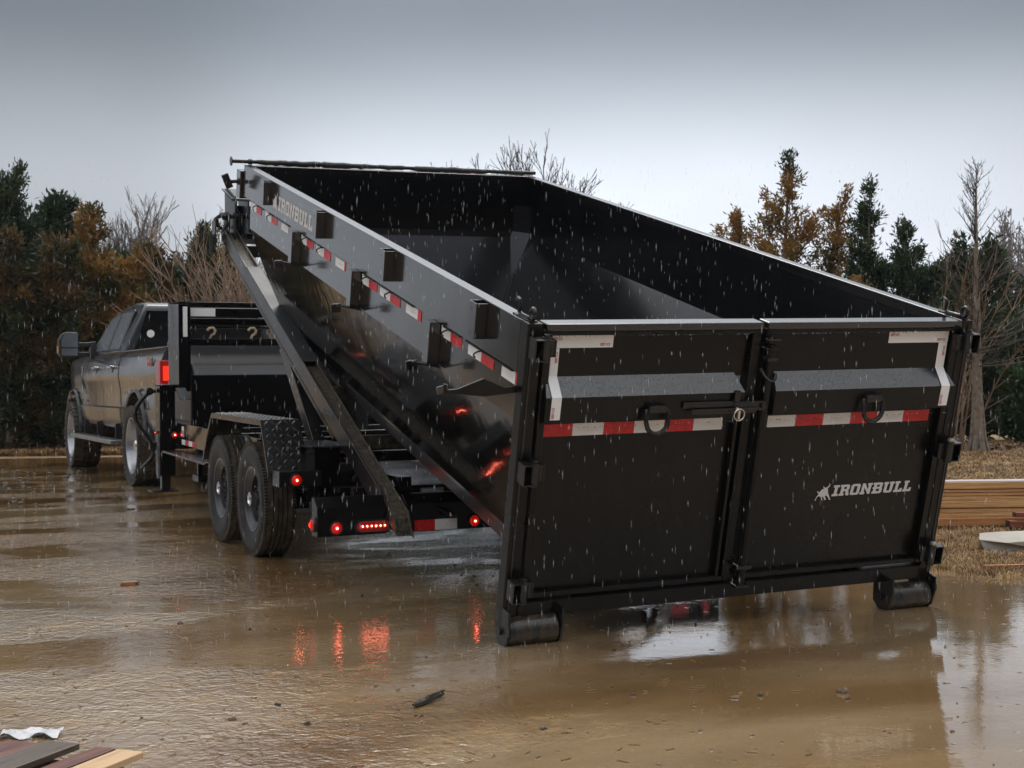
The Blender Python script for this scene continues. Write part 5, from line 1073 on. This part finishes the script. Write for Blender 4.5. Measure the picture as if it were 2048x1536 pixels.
def litter(name, area, n, seed, lab, s0, s1, m):
    rs = np.random.RandomState(seed); xy = area(rs, n); n = len(xy); d = rs.normal(0, 1, (n, 3)); d[:, 2] *= .35; d /= np.linalg.norm(d, axis=1)[:, None]; e = np.cross(d, rs.normal(0, 1, (n, 3)) + np.array([0, 0, 2])); e /= np.linalg.norm(e, axis=1)[:, None]
    c = np.column_stack([xy, rs.uniform(.01, .05, n)]); l = rs.uniform(s0, s1, n)[:, None]; vs = np.stack([c, c + d * l * .5 + e * l * .3, c + d * l, c + d * l * .5 - e * l * .3], 1).reshape(-1, 3)
    fastmesh(name, vs, np.arange(len(vs)).reshape(-1, 4), M[m], kind='stuff', label=lab, cat='leaf litter')
def lit_area(rs, n):
    px = rs.uniform(1840, 2120, n); D_ = rs.uniform(19.3, 20.8, n); t = (px - 1024) / 2803.46
    return np.column_stack([(CF.x + CR.x * t) * D_, (CF.y + CR.y * t) * D_])
litter('leaf_litter', lit_area, 3500, 8, 'brown leaf litter round the foot of the straight trunk', .05, .14, 'leaflitter')
# pebbles and clods in the mud: one mass of small ones
def clod(b, rs, x, y, s, z=.004):
    bm = bmesh.new(); bmesh.ops.create_icosphere(bm, subdivisions=2 if s > .009 else 1, radius=1); ph = rs.uniform(0, 9)
    sc = (s * rs.uniform(.7, 1.4), s * rs.uniform(.6, 1.2), s * rs.uniform(.35, .7)); a = rs.uniform(0, PI)
    vs = []
    for v in bm.verts:
        k = 1 + .25 * math.sin(v.co.x * 3 + ph) + .2 * math.sin(v.co.y * 4 + ph * 2); x_, y_ = v.co.x * sc[0] * k, v.co.y * sc[1] * k
        vs.append((x + x_ * math.cos(a) - y_ * math.sin(a), y + x_ * math.sin(a) + y_ * math.cos(a), z + v.co.z * sc[2] * k + sc[2] * .3))
    b.add(vs, [tuple(v.index for v in f.verts) for f in bm.faces]); bm.free()
rs = random.Random(12); b = MB()
for i in range(520):
    px = rs.uniform(-40, 2100); D_ = 3.2 + rs.random() ** 1.4 * 9; x, y = place(px, D_)
    clod(b, rs, x, y, rs.choice((.003, .004, .005, .007)) * (.8 + D_ * .07))
o = b.build('gravel', M['stone'], kind='stuff'); props(o, 'scattered pebbles and mud crumbs all over the wet lot', 'gravel')
b = MB()
for i in range(900):
    px = rs.uniform(-40, 1500 if i > 250 else 2100); D_ = 3.2 + rs.random() ** 1.1 * 11; x, y = place(px, D_); a = rs.uniform(0, PI); l = rs.uniform(.004, .02)  # the extra bits on the left stand in for foam flecks and water glints
    b.bar((x - math.cos(a) * l, y - math.sin(a) * l, .007), (x + math.cos(a) * l, y + math.sin(a) * l, .008), rs.uniform(.002, .005), .002)
o = b.build('straw_and_glint_bits', M['blade'], kind='stuff'); props(o, 'bits of straw and wood chips strewn on the mud, with flecks standing for foam and glints', 'debris')
def ground_at(px, py):
    """place a lot item where its photo bearing meets the ground"""
    d = CF + CR * ((px - 1024) / 2803.46) - CU * ((py - 768) / 2803.46); k = 1.1457 / -d.z; return d.x * k, d.y * k
RK = [(1466, 1266, .016, 'dark brown clod on the bright puddle between the rollers'), (1686, 1386, .026, 'largest flat mud lump right of centre in the foreground'), (1470, 1396, .020, 'pale pebble in the brown reflection below the left door'), (1505, 1470, .013, 'grey-brown pebble nearest the bottom edge, right of centre'),
      (1290, 1384, .012, 'small dark clod below the middle of the dumpster'), (1912, 1290, .011, 'dark clod right of the right roller reflection'), (1890, 1295, .010, 'dark clod next to the one right of the right roller'), (1968, 1228, .012, 'dark clod near the grass edge'), (1636, 1484, .012, 'pale chip near the bottom edge, right side'), (1400, 1462, .012, 'tan crumb near the bottom edge, centre'), (714, 1452, .014, 'grey pebble at lower left of centre'), (465, 1440, .018, 'tan mud crumb right of the boards')]
for px, py, s, lab in RK:
    b = MB(); x, y = ground_at(px, py); s *= .75; clod(b, rs, 0, 0, s); clod(b, rs, s * .8, s * .4, s * .5); o = b.build('stone', M['stone'], smooth=False); o.location = (x, y, 0); props(o, lab, 'stone', 'loose stones on the mud')
b = MB()
for i in range(90):
    px = rs.uniform(-30, 260) if i % 3 else rs.uniform(300, 1900); D_ = rs.uniform(12.5, 19) if i % 3 else rs.uniform(4.5, 9); x, y = place(px, D_); clod(b, rs, x, y, rs.uniform(.008, .022) * (1.6 if i % 3 else .7))
o = b.build('mud_clods', M['channel'], kind='stuff'); props(o, 'dark mud clods at the left of the lot and in the foreground', 'mud')
# split dark stick
x0, y0 = ground_at(826, 1418); x1, y1 = ground_at(889, 1393)
b = MB(); d = Vector((x1 - x0, y1 - y0, 0)); n_ = 7; P = [Vector((x0, y0, .010)) + d * (i / (n_ - 1)) + Vector((rs.uniform(-.003, .003), rs.uniform(-.003, .003), .004 + rs.uniform(-.001, .004))) for i in range(n_)]
b.tube(P, [.004, .012, .013, .012, .011, .010, .004], 6).bar(P[3] + Vector((0, 0, .01)), P[6] + Vector((0, 0, .012)), .010, .006); b.build('broken_stick', M['stickd'], label='dark splintered stick lying in the foreground mud', cat='stick')
x0, y0 = ground_at(258, 1170)
o = MB().box(-.045, .045, -.022, .022, .0, .022).add([(-.06, -.01, .004), (-.045, -.02, .02), (-.045, .02, .02)], [(0, 1, 2)]).build('wood_scrap', M['blockw'], bevel=.004, label='small orange wood scrap in the mud at left', cat='wood scrap'); o.location = (x0, y0, .003); o.rotation_euler = (0, 0, .1)
x0, y0 = ground_at(272, 1169); b = MB(); clod(b, rs, 0, 0, .017, .012); o = b.build('stone', M['stickd']); o.location = (x0, y0, 0); props(o, 'dark stone touching the orange wood scrap', 'stone', 'loose stones on the mud')
# pale concrete block in the grass
b = MB(); b.add([(-.22, -.10, .0), (.26, -.12, .0), (.30, .10, 0), (-.20, .12, 0), (-.26, -.08, .10), (-.10, -.13, .085), (.30, -.13, .11), (.32, .12, .135), (-.05, .13, .125), (-.20, .10, .12)], [(3, 2, 1, 0), (0, 1, 6, 5, 4), (1, 2, 7, 6), (2, 3, 9, 8, 7), (3, 0, 4, 9), (4, 5, 6, 7, 8, 9)])
x0, y0 = ground_at(2032, 1105); o = b.build('concrete_slab', M['concrete'], bevel=.006, label='broken pale concrete slab lying in the dead grass', cat='concrete slab'); o.location = (x0, y0, 0); o.rotation_euler = (0, 0, -.45)
# thin lath in the grass
x0, y0 = ground_at(1968, 1141); x1, y1 = ground_at(2080, 1140); MB().bar((x0, y0, .03), (x1, y1, .035), .03, .010).build('wood_lath', M['ply2'], label='thin orange lath in the grass near the mud edge', cat='lath')
# lumber stack
LX, LY = place(1990, 10.35); LS = []
zc = .055
def board(name, lab, x0, x1, y0, y1, z0, z1, m, cat='board', ang=-.38, group=None, bev=.003):
    o = MB().box(x0, x1, y0, y1, z0, z1).build(name, m, bevel=bev, label=lab, cat=cat, group=group); o.location = (LX, LY, 0); o.rotation_euler = (0, 0, ang); return o
GA = 'sheets of the lumber stack'
A_ = math.atan2(-.4219, .9066)
board('timber_skid', 'long orange timber under the lumber stack', -.9, 1.6, -.06, .0, .028, .085, M['ply2'], 'timber', A_)
lay = [('thin sheet at the bottom of the lumber stack, on the orange timber', .087, .118, 'ply'), ('second sheet from the bottom of the lumber stack', .120, .150, 'ply'), ('thick sheet bundle in the middle of the lumber stack', .156, .206, 'ply'), ('fourth layer of the lumber stack, above the middle bundle', .207, .240, 'ply'), ('thin fifth layer of the lumber stack', .242, .266, 'ply'), ('thin sixth layer of the lumber stack, under the top bundle', .2685, .290, 'ply'), ('thick top bundle of the lumber stack', .295, .345, 'ply')]
rl = random.Random(4)
for lab, z0, z1, m_ in lay:
    k = rl.uniform(-.015, .015); board('plywood_sheet', lab, -.95 + k, 1.65, 0.02 + k, .26 + k, z0, z1, M[m_], 'plywood', A_ + rl.uniform(-.004, .004), GA)
board('sheet_cover', 'thin pale cover sheet lying on top of the lumber stack', -.93, 1.62, .03, .18, .3465, .352, M['filmw'], 'cover sheet', A_)
for lab, x0, x1, y0, y1, z0, z1 in (('short orange-red timber leaning at the right of the stack front', .085, .8, -.20, -.12, .103, .137), ('dark-ended red timber on the grass before the lumber stack', .03, .8, -.24, -.14, .035, .080)):
    o = board('timber_offcut', lab, x0, x1, y0, y1, z0, z1, M['plyred'], 'timber', A_ - .06, 'timber offcuts before the lumber stack')
    MB().box(x0 - .002, x0 - .0002, y0, y1, z0, z1).build('dark_end', M['plydark'], o)
    
MB_ = MB().box(.2, .27, -.22, -.12, .0805, .1025).build('timber_spacer', M['plydark'], label='small dark spacer between the two red timbers', cat='timber'); MB_.location = (LX, LY, 0); MB_.rotation_euler = (0, 0, A_ - .06)
# pallet boards bottom left
PL = empty('broken_pallet', 'broken wooden pallet of red, grey and tan boards in the bottom left corner', 'pallet', (.50, 4.10, .022)); PL.rotation_euler = (0, 0, math.atan2(-.69, -.73))
# local x runs along the boards towards the camera's left, local y across (towards -right)
for y0, y1, x0, m_, z in ((-.165, -.055, .02, 'palred', .118), (-.045, .065, -.0, 'palgrey', .122), (.105, .170, -.02, 'palred', .112), (.190, .275, -.005, 'paltan', .116)):
    MB().box(x0, 1.1, y0, y1, z - .018, z).build('board', M[m_], PL, bevel=.002)
for x0, x1 in ((.07, .11), (.50, .54), (.98, 1.02)): MB().box(x0, x1, -.17, .27, .0, .0925).build('stringer', M['palgrey' if x0 > .3 else 'palred'], PL, bevel=.002)
for y0 in (-.16, .02, .20): MB().box(.04, 1.05, y0, y0 + .08, -.018, -.0005).build('bottom_board', M['palgrey'], PL)
b = MB(); rs2 = random.Random(9); n1, n2 = 16, 7; vs = []
for i in range(n1):
    for j in range(n2):
        vs.append((i * .013, j * .016 + .01 * math.sin(i * .8), max(.004, .010 + .010 * math.sin(i * .7 + j * .5) * math.cos(j * .9) + rs2.uniform(0, .004))))
b.add(vs, [(i * n2 + j, i * n2 + j + 1, (i + 1) * n2 + j + 1, (i + 1) * n2 + j) for i in range(n1 - 1) for j in range(n2 - 1) if rs2.random() > .03])
x0, y0 = ground_at(-10, 1482); o = b.build('plastic_film', M['filmw'], smooth=True, label='torn white plastic film beyond the pallet boards', cat='plastic film'); o.location = (x0, y0, .004); o.rotation_euler = (0, 0, -.35)

# ------------------------------------------------------------------ rain: long drops in the air
def rain():
    m, t, b = mat('rain_water'); b.inputs['Base Color'].default_value = (.85, .90, .97, 1); b.inputs['Roughness'].default_value = .3
    tr = N(t, 'ShaderNodeBsdfTransparent'); mx = N(t, 'ShaderNodeMixShader'); mx.inputs[0].default_value = .28
    out = t.nodes['Material Output']; t.links.new(tr.outputs[0], mx.inputs[1]); t.links.new(b.outputs[0], mx.inputs[2]); t.links.new(mx.outputs[0], out.inputs[0])
    rs = np.random.RandomState(21); n = 4200; D_ = 2.6 + 7.5 * rs.rand(n) ** .7; px = rs.uniform(-60, 2110, n); tt = (px - 1024) / 2803.46; el = rs.uniform(-.20, .155, n)
    keep = rs.rand(n) < np.clip(1.25 - np.abs(px - 1150) / 1500, .2, 1); D_, px, tt, el = D_[keep], px[keep], tt[keep], el[keep]; n = len(D_)
    c = np.column_stack([(CF.x + CR.x * tt) * D_, (CF.y + CR.y * tt) * D_, 1.15 + el * D_]); ok = c[:, 2] > .1; c = c[ok]; D_ = D_[ok]; n = len(c); l = rs.uniform(.007, .019, n) * np.clip(D_[:len(c)] / 5, .5, 1.1); r = rs.uniform(.0005, .0009, n); a = rs.uniform(0, 2 * PI, n)
    vs = []
    for k in range(3):
        an = a + k * 2 * PI / 3; vs.append(np.column_stack([c[:, 0] + r * np.cos(an), c[:, 1] + r * np.sin(an), c[:, 2]]))
    top = c.copy(); top[:, 2] += l; top[:, 0] += l * .03; bot = c.copy(); bot[:, 2] -= l
    V = np.stack(vs + [top, bot], 1).reshape(-1, 3); bs = np.arange(n)[:, None] * 5
    fs = np.concatenate([np.concatenate([bs + i, bs + (i + 1) % 3, bs + e], 1) for i in range(3) for e in (3, 4)])
    fastmesh('rain', V, fs, m, kind='stuff', label='falling raindrops across the whole lot', cat='rain')
rain()

# ------------------------------------------------------------------ haze
HZ = True
if HZ:
    o = MB().box(-60, 110, -60, 150, -1, 18).build('haze', M['stone'], kind='stuff'); o.data.materials.clear()
    m = bpy.data.materials.new('thin_rain_haze'); m.use_nodes = True; t = m.node_tree; t.nodes.clear(); v = N(t, 'ShaderNodeVolumePrincipled'); out = N(t, 'ShaderNodeOutputMaterial')
    v.inputs['Color'].default_value = (.86, .90, .96, 1); v.inputs['Density'].default_value = .00035; v.inputs['Anisotropy'].default_value = .2; t.links.new(v.outputs[0], out.inputs['Volume']); o.data.materials.append(m)
